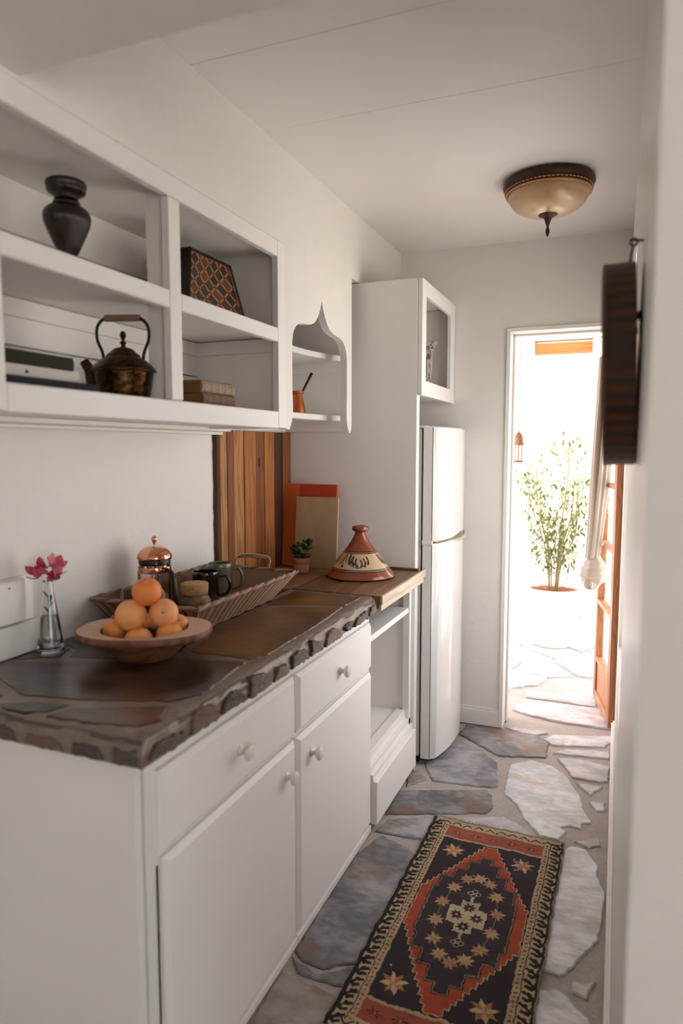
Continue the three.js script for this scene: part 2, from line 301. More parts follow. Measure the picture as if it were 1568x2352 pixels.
// ───────────────────────── the flagstone floor ─────────────────────────
{
  const fl = struct('floor', B(-1.62, WX + 0.16, -0.16, -0.005, -3.70, WZ + 0.16, 0), mMortar, 'grey slate flagstone floor with wide mortar joints', 'floor');
  const stones = [
    [[-0.798, -3.002], [-0.689, -3.283], [-0.56, -3.213], [-0.473, -3.115], [-0.433, -2.892], [-0.461, -2.865], [-0.709, -2.829], [-0.762, -2.926]],
    [[-0.707, -3.363], [-0.699, -3.491], [-0.528, -3.514], [-0.306, -3.481], [-0.268, -3.412], [-0.268, -3.253], [-0.477, -3.188]],
    [[-0.302, -3.457], [-0.263, -3.532], [0.02, -3.62], [0.02, -3.555], [-0.014, -3.477], [-0.249, -3.405]],
    [[-0.505, -3.535], [-0.348, -3.568], [-0.285, -3.545], [-0.335, -3.495], [-0.415, -3.495]],
    [[-0.242, -3.312], [-0.187, -3.383], [0.01, -3.432], [0.01, -3.347]],
    [[-0.216, -3.265], [-0.121, -3.294], [0.01, -3.265], [0.01, -3.111], [-0.028, -3.088], [-0.139, -3.092]],
    [[-0.416, -3.12], [-0.324, -3.203], [-0.232, -3.176], [-0.16, -3.084], [-0.104, -2.948], [-0.078, -2.814], [-0.046, -2.733], [-0.079, -2.714], [-0.083, -2.668], [-0.121, -2.678], [-0.156, -2.651], [-0.133, -2.629], [-0.161, -2.564], [-0.227, -2.561], [-0.295, -2.659], [-0.338, -2.765], [-0.398, -2.829], [-0.407, -2.935]],
    [[-0.822, -2.696], [-0.47, -2.838], [-0.445, -2.80], [-0.425, -2.70], [-0.44, -2.65], [-0.817, -2.488]],
    [[-0.814, -2.36], [-0.795, -2.455], [-0.639, -2.531], [-0.56, -2.48], [-0.60, -2.38], [-0.661, -2.367]],
    [[-0.602, -2.545], [-0.372, -2.648], [-0.302, -2.607], [-0.245, -2.549], [-0.36, -2.46], [-0.5, -2.46]],
    [[-0.802, -2.743], [-0.834, -2.863], [-0.791, -2.906], [-0.737, -2.834]],
    [[-0.123, -3.05], [-0.013, -3.054], [-0.06, -2.954]],
    [[-0.064, -2.896], [0.0, -2.908], [-0.005, -2.839], [-0.03, -2.829]],
    [[-0.102, -2.57], [-0.018, -2.629], [-0.011, -2.574], [-0.049, -2.545]],
    [[-0.145, -2.49], [-0.109, -2.536], [-0.059, -2.532], [-0.015, -2.437], [-0.02, -2.398], [-0.006, -2.338], [0.006, -2.31], [0.01, -2.258], [0.005, -2.161], [-0.005, -2.054], [-0.042, -1.977], [-0.086, -1.88], [-0.104, -1.867], [-0.126, -1.872], [-0.20, -1.878], [-0.24, -2.428]],
    [[-0.07, -1.851], [-0.061, -1.865], [-0.044, -1.858], [-0.004, -1.883], [-0.027, -1.812], [-0.045, -1.816], [-0.063, -1.82]],
    [[-0.129, -1.801], [-0.108, -1.817], [-0.081, -1.805], [-0.042, -1.763], [-0.014, -1.732], [-0.015, -1.44], [-0.142, -1.36], [-0.25, -1.5], [-0.22, -1.789]],
    [[-0.782, -2.339], [-0.667, -2.299], [-0.59, -2.217], [-0.57, -2.083], [-0.58, -1.746], [-0.635, -1.712], [-0.724, -1.645], [-0.786, -1.652], [-0.825, -1.679], [-0.826, -1.837], [-0.826, -2.2]],
    [[-0.824, -1.594], [-0.654, -1.575], [-0.60, -1.493], [-0.595, -1.40], [-0.70, -1.25], [-0.82, -1.28]],
    [[-0.822, -1.655], [-0.727, -1.622], [-0.641, -1.69], [-0.60, -1.605], [-0.784, -1.607]],
  ];
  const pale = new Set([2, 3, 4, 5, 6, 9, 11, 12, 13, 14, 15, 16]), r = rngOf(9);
  const made = stones.map((p) => p);
  for (const c of voronoi(-0.84, 0.02, -3.52, -1.25, 0.16, 0.17, 21, 0.012)) if (!made.some((q) => near(c, q, 0.008))) made.push(c);
  for (const c of voronoi(-0.86, WX - 0.03, -1.24, WZ - 0.03, 0.42, 0.4, 33, 0.015)) if (!made.some((q) => near(c, q, 0.008)) && !(c.some(([x, z]) => z < -0.8 && x > 0))) made.push(c);
  made.forEach((p, i) => {
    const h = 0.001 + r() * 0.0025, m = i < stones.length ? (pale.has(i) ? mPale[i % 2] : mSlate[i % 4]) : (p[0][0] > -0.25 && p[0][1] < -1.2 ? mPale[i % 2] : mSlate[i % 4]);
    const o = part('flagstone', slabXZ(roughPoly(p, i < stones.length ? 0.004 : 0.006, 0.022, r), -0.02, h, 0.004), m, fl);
    o.name = i ? 'flagstone_' + String(i).padStart(3, '0') : 'flagstone';
  });
}

// ───────────────────────── base cabinets ─────────────────────────
const XF = -0.845;   // face frame plane; doors stand proud of it
function knob(parent, y, z, x = -0.824) {
  const g = lathe(smoothPts([[0.013, 0], [0.013, 0.003], [0.008, 0.007], [0.0075, 0.012], [0.011, 0.016], [0.0175, 0.021], [0.0195, 0.027], [0.0155, 0.033], [0, 0.035]], 4), 24); g.rotateZ(-Math.PI / 2).translate(x, y, z);
  return wpart('knob', g, mKnob, parent, 'white round knob');
}
function front(name, z0, z1, y0, y1, parent) {   // a thick board with a bevelled edge
  const w = z1 - z0, g = slabZY([[z0, y0], [z1, y0], [z1, y1], [z0, y1]].reverse(), XF, -0.822, 0);
  const b = 0.013, out = [[z0, y0], [z1, y0], [z1, y1], [z0, y1]], inn = [[z0 + b, y0 + b], [z1 - b, y0 + b], [z1 - b, y1 - b], [z0 + b, y1 - b]], P = [], xs = [XF, -0.834, -0.824];
  const quad = (a, bb, c, d) => P.push(...a, ...bb, ...c, ...a, ...c, ...d);
  const loop = (l, x) => l.map(([z, y]) => [x, y, z]);
  const L0 = loop(out, xs[0]), L1 = loop(out, xs[1]), L2 = loop(inn, xs[2]);
  for (const [A, C] of [[L0, L1], [L1, L2]]) for (let i = 0; i < 4; i++) { const j = (i + 1) % 4; quad(A[j], A[i], C[i], C[j]); }
  quad(L2[3], L2[2], L2[1], L2[0]); quad(L0[0], L0[1], L0[2], L0[3]);
  const q = new THREE.BufferGeometry(); q.setAttribute('position', new THREE.BufferAttribute(new Float32Array(P), 3)); q.computeVertexNormals(); g.dispose();
  return wpart(name, uvBox(q), mPaint, parent);
}
function baseUnit(z0, z1, label, kz, kz2, endPanel) {   // z0 far, z1 near
  const t = thing('base_cabinet', label, 'cabinet', [-1.14, 0, (z0 + z1) / 2]);
  wpart('body', merge([B(XL, XF - 0.02, 0.02, 0.855, z0, z0 + 0.016), B(XL, XF - 0.02, 0.02, 0.855, z1 - 0.016, z1), B(XL, XF - 0.02, 0.04, 0.056, z0 + 0.016, z1 - 0.016), B(XL, XL + 0.01, 0.056, 0.855, z0 + 0.016, z1 - 0.016)]), mPaintIn, t);
  wpart('face_frame', merge([B(XF - 0.02, XF, 0.02, 0.858, z0, z0 + 0.03, 0.001), B(XF - 0.02, XF, 0.02, 0.858, z1 - 0.03, z1, 0.001), B(XF - 0.02, XF, 0.805, 0.858, z0 + 0.03, z1 - 0.03, 0.001), B(XF - 0.02, XF, 0.61, 0.66, z0 + 0.03, z1 - 0.03, 0.001), B(XF - 0.02, XF, 0.02, 0.05, z0 + 0.03, z1 - 0.03, 0.001)]), mPaint, t);
  const m = 0.008, dr = front('drawer', z0 + m, z1 - m - (endPanel ? 0.02 : 0), 0.642, 0.816, t); knob(dr, 0.732, kz);
  const d = front('door', z0 + m, z1 - m - (endPanel ? 0.028 : 0), 0.034, 0.628, t); knob(d, 0.551, kz2);
  wpart('plinth', B(-0.90, -0.826, 0, 0.026, z0, z1, 0.004), mPaint, t);
  if (endPanel) wpart('end_panel', B(XL, XF - 0.004, 0, 0.858, z1 + 0.004, z1 + 0.024, 0.002), mPaint, t, 'white end panel of the cabinet');
  return t;
}
baseUnit(-1.704, -1.052, 'white base cabinet at the worktop end with a plain side panel', -1.385, -1.632, true);
baseUnit(-2.352, -1.706, 'white base cabinet between the end cabinet and the open oven space', -2.029, -1.80, false);
{
  const t = thing('open_cabinet', 'white open cabinet with an empty oven space under the wooden worktop', 'cabinet', [-1.14, 0, -2.63]), z0 = -2.899, z1 = -2.354;
  wpart('side_panel', B(XL, XF, 0.02, 0.868, z1 - 0.016, z1), mPaintIn, t);
  wpart('side_panel', B(XL, XF, 0.02, 0.868, z0 + 0.001, z0 + 0.015), mPaintIn, t);
  wpart('back_panel', B(XL, XL + 0.01, 0.02, 0.868, z0 + 0.015, z1 - 0.016), mPaintIn, t);
  wpart('stile', B(XF - 0.02, XF + 0.012, 0.2, 0.862, z0, z0 + 0.03), mPaint, t);
  wpart('shelf', B(XL + 0.01, XF + 0.006, 0.732, 0.757, z0 + 0.015, z1 - 0.016), mPaint, t);
  wpart('floor_board', B(XL + 0.01, XF - 0.03, 0.262, 0.28, z0 + 0.015, z1 - 0.016), mPaintIn, t);
  wpart('ledge', merge([B(XF - 0.05, XF - 0.006, 0.24, 0.288, z0 + 0.002, z1), B(XF - 0.03, XF + 0.012, 0.214, 0.25, z0 + 0.002, z1), B(XF - 0.03, XF + 0.024, 0.19, 0.222, z0 + 0.002, z1)]), mPaint, t, 'stepped white moulding');
  wpart('kick_board', B(XF - 0.03, -0.806, 0.022, 0.196, z0, z1 - 0.003, 0.006), mPaint, t);
  wpart('foot', B(-0.83, -0.808, 0, 0.022, z0 + 0.002, z0 + 0.016, 0.002), mPaint, t);
}

// ───────────────────────── stone worktop ─────────────────────────
{
  const z1 = -1.0, z0 = -2.335, xf = -0.80, top = 0.918, bot = 0.858, r = rngOf(101), n3 = fbmOf(71);
  const t = thing('stone_worktop', 'dark brown sealed flagstone worktop with a rough broken stone edge', 'worktop', [-1.12, bot, (z0 + z1) / 2]);
  // a mortar bed whose front and end faces are lumpy
  const g = new THREE.BoxGeometry(xf - XL - 0.012, top - bot, z1 - z0, 40, 8, 90); g.translate((xf + XL - 0.012 + 0.012) / 2, (top + bot) / 2, (z0 + z1) / 2);
  const p = g.attributes.position;
  for (let i = 0; i < p.count; i++) {
    let x = p.getX(i), y = p.getY(i), z = p.getZ(i);
    const ex = sstep(xf - 0.03, xf, x), ez = sstep(z1 - 0.03, z1, z), e = Math.max(ex, ez), hy = (y - bot) / (top - bot), nz = n3(z * 0.9 + 5, y * 5 + x + 3, 16, 16, 4) - 0.5, nf = n3(z * 0.9 + x * 0.9 + 7, y * 3, 40, 20, 2) - 0.5;
    const round = 0.012 * (Math.pow(clamp((hy - 0.55) / 0.45), 2) + 0.35 * Math.pow(clamp((0.25 - hy) / 0.25), 2));
    if (x > xf - 0.02) x += ex * (-round + nz * 0.011 + nf * 0.005);
    if (z > z1 - 0.02) z += ez * (-round + nz * 0.011 + nf * 0.005);
    if (hy > 0.9) y -= e * 0.006;
    if (hy < 0.1) y += e * nz * 0.008;
    p.setXYZ(i, x, y, z);
  }
  g.computeVertexNormals();
  wpart('mortar_bed', uvBox(g), mCounterMortar, t, 'brown mortar between the stones');
  const slabs = [
    [[[-1.20, -1.032], [-1.144, -1.072], [-1.06, -1.086], [-1.075, -1.034], [-1.116, -1.018], [-1.165, -1.018]], 2],
    [[[-1.06, -1.022], [-1.028, -1.078], [-0.862, -1.155], [-0.828, -1.09], [-0.85, -1.045], [-0.95, -1.026]], 1],
    [[[-1.43, -1.19], [-1.43, -1.25], [-1.307, -1.30], [-1.185, -1.35], [-1.065, -1.43], [-0.858, -1.48], [-0.832, -1.24], [-0.872, -1.178], [-1.07, -1.112], [-1.20, -1.09]], 0],
    [[[-1.43, -1.27], [-1.43, -1.40], [-1.36, -1.405], [-1.325, -1.33]], 2],
    [[[-1.43, -1.42], [-1.43, -1.70], [-1.14, -1.72], [-1.06, -1.50], [-1.08, -1.455], [-1.19, -1.375], [-1.31, -1.345], [-1.345, -1.41]], 0],
    [[[-1.042, -1.50], [-1.111, -1.731], [-1.10, -2.025], [-0.856, -2.13], [-0.838, -1.874], [-0.836, -1.553], [-0.858, -1.50]], 3],
    [[[-1.43, -1.725], [-1.43, -2.06], [-1.125, -2.04], [-1.135, -1.745]], 1],
    [[[-1.11, -2.065], [-1.125, -2.30], [-0.945, -2.318], [-0.85, -2.29], [-0.856, -2.155]], 3],
    [[[-1.43, -2.085], [-1.43, -2.32], [-1.15, -2.32], [-1.135, -2.07]], 0],
    [[[-1.43, -1.03], [-1.43, -1.165], [-1.235, -1.075], [-1.225, -1.03]], 1],
  ];
  slabs.forEach(([s, m], i) => wpart('flagstone', slabXZ(roughPoly(s, 0.003, 0.02, r), 0.90, 0.9198 + (i % 3) * 0.0004, 0.0025), m === 3 ? mCounterRust : mCounterStone[m], t));
  // broken stones set in the front edge
  const edge = [
    [[-1.017, 0.872], [-1.035, 0.893], [-1.085, 0.892], [-1.134, 0.884], [-1.143, 0.868], [-1.09, 0.862]], [[-1.15, 0.866], [-1.169, 0.908], [-1.21, 0.909], [-1.248, 0.899], [-1.253, 0.864]],
    [[-1.271, 0.868], [-1.283, 0.893], [-1.32, 0.905], [-1.354, 0.895], [-1.383, 0.862]], [[-1.398, 0.860], [-1.399, 0.911], [-1.45, 0.906], [-1.505, 0.892], [-1.502, 0.860]],
    [[-1.52, 0.860], [-1.547, 0.893], [-1.591, 0.888], [-1.605, 0.86]], [[-1.625, 0.862], [-1.631, 0.897], [-1.67, 0.903], [-1.71, 0.896], [-1.735, 0.863]],
    [[-1.751, 0.861], [-1.755, 0.908], [-1.80, 0.897], [-1.83, 0.880], [-1.834, 0.861]], [[-1.851, 0.861], [-1.873, 0.898], [-1.92, 0.903], [-1.965, 0.890], [-1.985, 0.861]],
    [[-2.005, 0.888], [-2.073, 0.890], [-2.06, 0.862], [-2.03, 0.866]], [[-2.10, 0.862], [-2.13, 0.888], [-2.22, 0.892], [-2.235, 0.862]], [[-2.25, 0.865], [-2.262, 0.895], [-2.31, 0.893], [-2.322, 0.864]],
  ];
  edge.forEach((s, i) => {
    const b = roughPoly(s, 0.003, 0.01, r), gg = slabZY(area(b.map(([z, y]) => [-z, y])) < 0 ? b.reverse() : b, xf - 0.03, xf + 0.0035, 0.0025);
    wpart('edge_stone', gg, mEdgeStone[i % 3], t);
  });
  const nearEdge = [[[-1.40, 0.862], [-1.39, 0.895], [-1.33, 0.892], [-1.31, 0.862]], [[-1.29, 0.862], [-1.28, 0.888], [-1.21, 0.893], [-1.19, 0.862]], [[-1.18, 0.862], [-1.164, 0.893], [-1.128, 0.886], [-1.116, 0.862]], [[-1.10, 0.868], [-1.09, 0.885], [-1.014, 0.888], [-0.996, 0.864], [-1.06, 0.86]], [[-0.975, 0.862], [-0.971, 0.886], [-0.91, 0.888], [-0.9, 0.862]], [[-0.878, 0.861], [-0.872, 0.895], [-0.845, 0.889], [-0.815, 0.899], [-0.819, 0.861]]];
  nearEdge.forEach((s, i) => {
    let b = roughPoly(s, 0.003, 0.01, r); if (area(b) < 0) b = b.reverse();
    const gg = new THREE.ExtrudeGeometry(new THREE.Shape(b.map(([x, y]) => V2(x, y))), { depth: 0.028, bevelEnabled: true, bevelThickness: 0.0025, bevelSize: 0.0025, bevelOffset: -0.0025, bevelSegments: 1 });
    gg.translate(0, 0, z1 - 0.027); wpart('edge_stone', uvBox(gg), mEdgeStone[(i + 1) % 3], t);
  });
}
// wooden worktop
{
  const t = thing('wooden_worktop', 'brown planked wooden worktop beneath the clay tagine', 'worktop', [-1.12, 0.868, -2.62]);
  const xs = [XL + 0.004, -1.30, -1.155, -1.02, -0.91, -0.792];
  for (let i = 0; i < 5; i++) wpart('plank', uvGrain(B(xs[i] + 0.0008, xs[i + 1] - 0.0008, 0.872, 0.9205 + (i % 2) * 0.0008, -2.898, -2.338, 0.0025), 2, i * 0.31, i * 0.77), mTop[i % 3], t);
  wpart('front_edge', uvGrain(merge([B(-0.7925, -0.782, 0.888, 0.9215, -2.955, -2.338, 0.003), B(-0.80, -0.786, 0.864, 0.889, -2.93, -2.338, 0.003)]), 2, 0.2, 0.1), mTopEdge, t, 'pale worn front edge');
  wpart('back_strip', uvGrain(B(XL + 0.02, -0.80, 0.9205, 0.931, -2.8985, -2.884, 0.002), 0, 0, 0), mTop[2], t);
}
// tall white panel beside the refrigerator
solo('tall_panel', B(XL, -0.818, 0, 2.187, -2.945, -2.90, 0.003), mPaint, 'tall white panel standing between wooden worktop and refrigerator', 'panel');

// wood boards behind the worktop
{
  const t = thing('wood_backsplash', 'upright reddish-brown boards on the wall behind the tagine corner', 'backsplash', [XL + 0.01, 0.92, -2.58]);
  const zs = [-2.285, -2.335, -2.385, -2.465, -2.56, -2.64, -2.73, -2.815, -2.899], ms = [2, 1, 2, 0, 1, 0, 3, 1], th = [0.02, 0.022, 0.02, 0.024, 0.02, 0.023, 0.018, 0.022];
  for (let i = 0; i < 8; i++) wpart('plank', uvGrain(B(XL, XL + th[i], 0.921, 1.532, zs[i + 1] + 0.0006, zs[i] - 0.0006, 0.002), 1, i * 0.13, i * 0.37), mCedar[ms[i]], t);
  const e = roughPoly([[-2.262, 0.921], [-2.2845, 0.921], [-2.2845, 1.532], [-2.264, 1.532]], 0.003, 0.03, rngOf(4));
  wpart('live_edge', slabZY(e.reverse(), XL, XL + 0.019, 0.002), mBark, t, 'dark bark edge');
  wpart('knot', (() => { const g = new THREE.SphereGeometry(1, 20, 12); g.scale(0.0015, 0.022, 0.009); g.translate(XL + 0.0205, 1.40, -2.595); return g; })(), mBark, t);
}

// ───────────────────────── open wall cabinet ─────────────────────────
{
  const zA = -2.17, zE = -0.94, t = thing('shelf_cabinet', 'white open wall cabinet of four shelf bays above the worktop', 'cabinet', [-1.27, 1.53, -1.55]);
  const X0 = XL + 0.002, Xi = XB - 0.02, ff = 0.004;
  // horizontal back boards
  const ys = [1.558, 1.72, 1.865, 2.0, 2.15];
  for (let i = 0; i < 4; i++) wpart('back_board', B(X0, X0 + 0.012 + (i % 2) * 0.003, ys[i] + 0.0012, ys[i + 1] - 0.0012, zA + 0.02, zE - 0.02, 0.003), mPaintIn, t);
  wpart('top_panel', B(X0, Xi, 2.13, 2.152, zA + 0.02, zE - 0.02), mPaintIn, t);
  wpart('bottom_panel', B(X0, Xi, 1.54, 1.588, zA + 0.02, zE - 0.02), mPaintIn, t);
  wpart('shelf', B(X0 + 0.012, Xi, 1.842, 1.868, zA + 0.02, zE - 0.02), mPaintIn, t);
  wpart('side_panel', B(X0, Xi, 1.53, 2.152, zA + 0.002, zA + 0.02), mPaintIn, t);
  wpart('side_panel', B(X0, Xi, 1.53, 2.152, zE - 0.02, zE - 0.002), mPaintIn, t);
  wpart('divider', B(Xi - 0.06, Xi, 1.588, 2.13, -1.546, -1.524), mPaintIn, t);
  const Fz = (z0, z1, y0, y1) => B(Xi, XB + ff, y0, y1, z0, z1, 0.004);
  wpart('stile', Fz(zA, zA + 0.055, 1.53, 2.16), mPaint, t); wpart('stile', Fz(-1.56, -1.508, 1.587, 2.104), mPaint, t); wpart('stile', Fz(zE - 0.045, zE, 1.53, 2.16), mPaint, t);
  wpart('rail', Fz(zA + 0.055, zE - 0.045, 1.528, 1.587), mPaint, t); wpart('rail', Fz(zA + 0.055, zE - 0.045, 2.104, 2.16), mPaint, t);
  wpart('rail', Fz(zA + 0.055, -1.56, 1.822, 1.869), mPaint, t); wpart('rail', Fz(-1.508, zE - 0.045, 1.822, 1.869), mPaint, t);
  wpart('cleat', merge([B(X0, X0 + 0.06, 1.524, 1.54, -2.30, zE), B(X0, X0 + 0.025, 1.512, 1.524, -2.30, zE)]), mPaint, t);
  wpart('cleat', B(X0 + 0.02, Xi - 0.01, 1.792, 1.84, zA + 0.02, zA + 0.032), mPaintIn, t);
  wpart('cleat', B(X0 + 0.012, X0 + 0.024, 1.792, 1.84, zA + 0.032, zE - 0.02), mPaintIn, t);
}
// arched corner shelf
{
  const t = thing('arched_shelf', 'white ogee-arched corner shelf niche beside the open wall cabinet', 'shelf', [-1.2, 1.53, -2.5]);
  const c = -2.495, half = smoothPts([[0, 2.034], [0.014, 2.0], [0.038, 1.965], [0.072, 1.936], [0.12, 1.922], [0.175, 1.917], [0.22, 1.905], [0.25, 1.88], [0.263, 1.845], [0.265, 1.76], [0.265, 1.67], [0.262, 1.60], [0.272, 1.556], [0.292, 1.527]], 5);
  const zNear = -2.174, pts = [];
  pts.push([zNear, 2.19], [zNear, 1.53]);
  for (const [d, y] of [...half].reverse()) pts.push([Math.min(c + d, zNear - 0.006), y]);
  for (const [d, y] of half.slice(1)) pts.push([c - d, y]);
  pts.push([c - 0.302, 1.527], [c - 0.312, 1.535], [c - 0.32, 1.552], [c - 0.322, 1.575], [c - 0.322, 2.19]);
  wpart('arch_board', slabZY(pts, XB - 0.03, XB, 0), mWall, t, 'white board cut to an ogee arch');
  const shelf = (y, name) => { const o = [[XL + 0.002, -2.172], [XB - 0.032, -2.172]]; for (let i = 0; i <= 16; i++) { const s = i / 16; o.push([XB - 0.034 - 0.10 * Math.pow(Math.sin(Math.PI * clamp(s * 0.95)), 0.8), mix(-2.174, -2.898, s)]); } o.push([XL + 0.002, -2.898]); return wpart(name, slabXZ(o, y - 0.022, y, 0.003), mPaint, t); };
  shelf(1.607, 'shelf'); shelf(1.872, 'shelf');
  for (const y of [1.585, 1.85]) wpart('cleat', B(XL + 0.004, XB - 0.05, y - 0.05, y - 0.002, -2.898, -2.884, 0.002), mPaint, t);
  wpart('back_panel', B(XL, XL + 0.004, 1.54, 2.19, -2.898, -2.174, 0), mPaintIn, t);
}
// cabinet over the refrigerator
{
  const t = thing('bridge_cabinet', 'small white open cabinet over the refrigerator', 'cabinet', [-1.1, 1.68, -3.24]), z0 = -3.525, z1 = -2.947, x1 = -0.797;
  wpart('top_panel', B(XL, x1 - 0.02, 2.165, 2.185, z0, z1), mPaintIn, t); wpart('bottom_panel', B(XL, x1 - 0.02, 1.70, 1.752, z0, z1), mPaint, t);
  wpart('back_panel', B(XL, XL + 0.01, 1.752, 2.165, z0, z1), mPaintIn, t);
  wpart('side_panel', B(XL, x1 - 0.02, 1.752, 2.165, z0, z0 + 0.015), mPaintIn, t);
  wpart('stile', B(x1 - 0.02, x1, 1.69, 2.187, z1 - 0.02, z1 + 0.046), mPaint, t); wpart('stile', B(x1 - 0.02, x1, 1.69, 2.187, z0, z0 + 0.085), mPaint, t);
  wpart('rail', B(x1 - 0.02, x1, 1.69, 1.757, z0 + 0.085, z1 - 0.02), mPaint, t); wpart('rail', B(x1 - 0.02, x1, 2.122, 2.187, z0 + 0.085, z1 - 0.02), mPaint, t);
}

// ───────────────────────── refrigerator ─────────────────────────
{
  const t = thing('refrigerator', 'glossy white top-freezer refrigerator with bowed doors', 'refrigerator', [-1.1, 0, -3.25]), zN = -2.962, zFa = -3.518;
  wpart('body', B(-1.40, -0.812, 0.035, 1.55, zFa + 0.002, zN - 0.004, 0.006), mFridgeSide, t);
  wpart('base_grille', B(-1.38, -0.82, 0.012, 0.04, zFa + 0.01, zN - 0.012, 0.002), mBlack, t);
  wpart('top_cap', B(-1.40, -0.79, 1.55, 1.562, zFa + 0.002, zN - 0.002, 0.004), mFridge, t);
  wpart('seal', merge([B(-0.813, -0.803, 0.05, 1.03, zFa + 0.01, zN - 0.012, 0), B(-0.813, -0.803, 1.05, 1.545, zFa + 0.01, zN - 0.012, 0)]), mSeal, t);
  const plan = [];   // door outline from near to far along the bowed front
  const N = 28;
  for (let i = 0; i <= N; i++) { const s = i / N, bow = 0.042 * (1 - Math.pow(2 * s - 1, 2)); const round = 0.02 * (Math.pow(clamp(1 - s / 0.05), 2) + Math.pow(clamp(1 - (1 - s) / 0.05), 2)); plan.push([-0.739 + bow - round, mix(zN, zFa, s), s]); }
  const door = (name, yb, yt) => {
    const P = [], q = (a, b, c, d) => P.push(...a, ...b, ...c, ...a, ...c, ...d), xb = -0.803, rows = 7;
    for (let i = 0; i < N; i++) {
      const [x0, z0, s0] = plan[i], [x1, z1, s1] = plan[i + 1], b0 = yb(s0), b1 = yb(s1), t0 = yt(s0), t1 = yt(s1), e = 0.006;
      // front face with an eased top and bottom edge
      const ys = (b, tt) => [b, b + e, tt - e, tt], off = [0.006, 0, 0, 0.006];
      for (let k = 0; k < 3; k++) { const A = ys(b0, t0), C = ys(b1, t1); q([x0 - off[k], A[k], z0], [x1 - off[k], C[k], z1], [x1 - off[k + 1], C[k + 1], z1], [x0 - off[k + 1], A[k + 1], z0]); }
      q([xb, b0, z0], [xb, b1, z1], [x1 - 0.006, b1, z1], [x0 - 0.006, b0, z0]); q([x0 - 0.006, t0, z0], [x1 - 0.006, t1, z1], [xb, t1, z1], [xb, t0, z0]); q([xb, t0, z0], [xb, t1, z1], [xb, b1, z1], [xb, b0, z0]);
    }
    for (const i of [0, N]) { const [x, z, s] = plan[i], a = [xb, yb(s), z], b = [x - 0.003, yb(s), z], c = [x - 0.003, yt(s), z], d = [xb, yt(s), z]; i ? q(b, a, d, c) : q(a, b, c, d); }
    let g = new THREE.BufferGeometry(); g.setAttribute('position', new THREE.BufferAttribute(new Float32Array(P), 3)); g.computeVertexNormals(); g = toCreasedNormals(g, 0.6);
    return wpart(name, uvBox(g), mFridge, t);
  };
  const notch = (s) => sstep(0.28, 0.55, s) * (1 - sstep(0.9, 1.0, s));
  door('freezer_door', (s) => 1.043 + 0.012 * notch(s), () => 1.556);
  door('fridge_door', () => 0.03, (s) => 1.034 - 0.016 * notch(s));
  wpart('handle_lip', tube([[-0.733, 1.030, -3.12], [-0.711, 1.024, -3.2], [-0.703, 1.022, -3.3], [-0.71, 1.024, -3.42], [-0.726, 1.031, -3.49]], 0.007, 40, 8), mLip, t, 'pale yellowed grip lip');
  wpart('grip_recess', B(-0.80, -0.752, 1.012, 1.062, -3.50, -3.0, 0), mLip, t);
  wpart('hinge', merge([B(-0.806, -0.757, 1.030, 1.047, zN - 0.006, zN + 0.008, 0.003)]), mFridge, t);
}

// ───────────────────────── ceiling lamp ─────────────────────────
{
  const t = thing('ceiling_lamp', 'unlit flush ceiling lamp with bronze pan and amber glass bowl', 'lamp', [-0.28, 2.472, -2.79]);
  part('pan', lathe(smoothPts([[0.10, 0], [0.15, -0.001], [0.166, -0.008], [0.168, -0.022], [0.160, -0.034], [0.157, -0.046], [0.150, -0.048]], 4), 72), mBronze, t);
  const beads = []; for (let i = 0; i < 64; i++) { const a = i / 64 * Math.PI * 2, g = new THREE.SphereGeometry(0.0046, 8, 6); g.scale(1.0, 0.7, 1.5); g.rotateY(-a).translate(Math.cos(a) * 0.1585, -0.041, Math.sin(a) * 0.1585); beads.push(g); }
  part('bead_ring', merge(beads), mGold, t);
  part('gold_ring', (() => { const g = new THREE.TorusGeometry(0.1545, 0.0045, 10, 80); g.rotateX(Math.PI / 2).translate(0, -0.051, 0); return g; })(), mGold, t);
  const alab = rep(tex(256, 128, (u, v) => mix3(hex(0xdcbb92), hex(0xc09668), sstep(0.35, 0.75, F(u, v, 6, 2, 4)))), 1, 1);
  part('glass_bowl', lathe(smoothPts([[0.151, -0.049], [0.147, -0.066], [0.134, -0.088], [0.112, -0.106], [0.080, -0.119], [0.045, -0.126], [0.012, -0.128]], 6), 72), phys({ map: alab, roughness: 0.28, transmission: 0.12, thickness: 0, clearcoat: 0.4, clearcoatRoughness: 0.15 }), t, 'amber alabaster glass bowl');
  part('finial', lathe(smoothPts([[0, -0.122], [0.034, -0.122], [0.036, -0.127], [0.026, -0.133], [0.016, -0.138], [0.011, -0.150], [0.006, -0.166], [0.004, -0.172], [0.0075, -0.182], [0.0075, -0.190], [0.003, -0.205], [0, -0.208]], 4), 28), mBronze, t, 'dark turned finial');
}

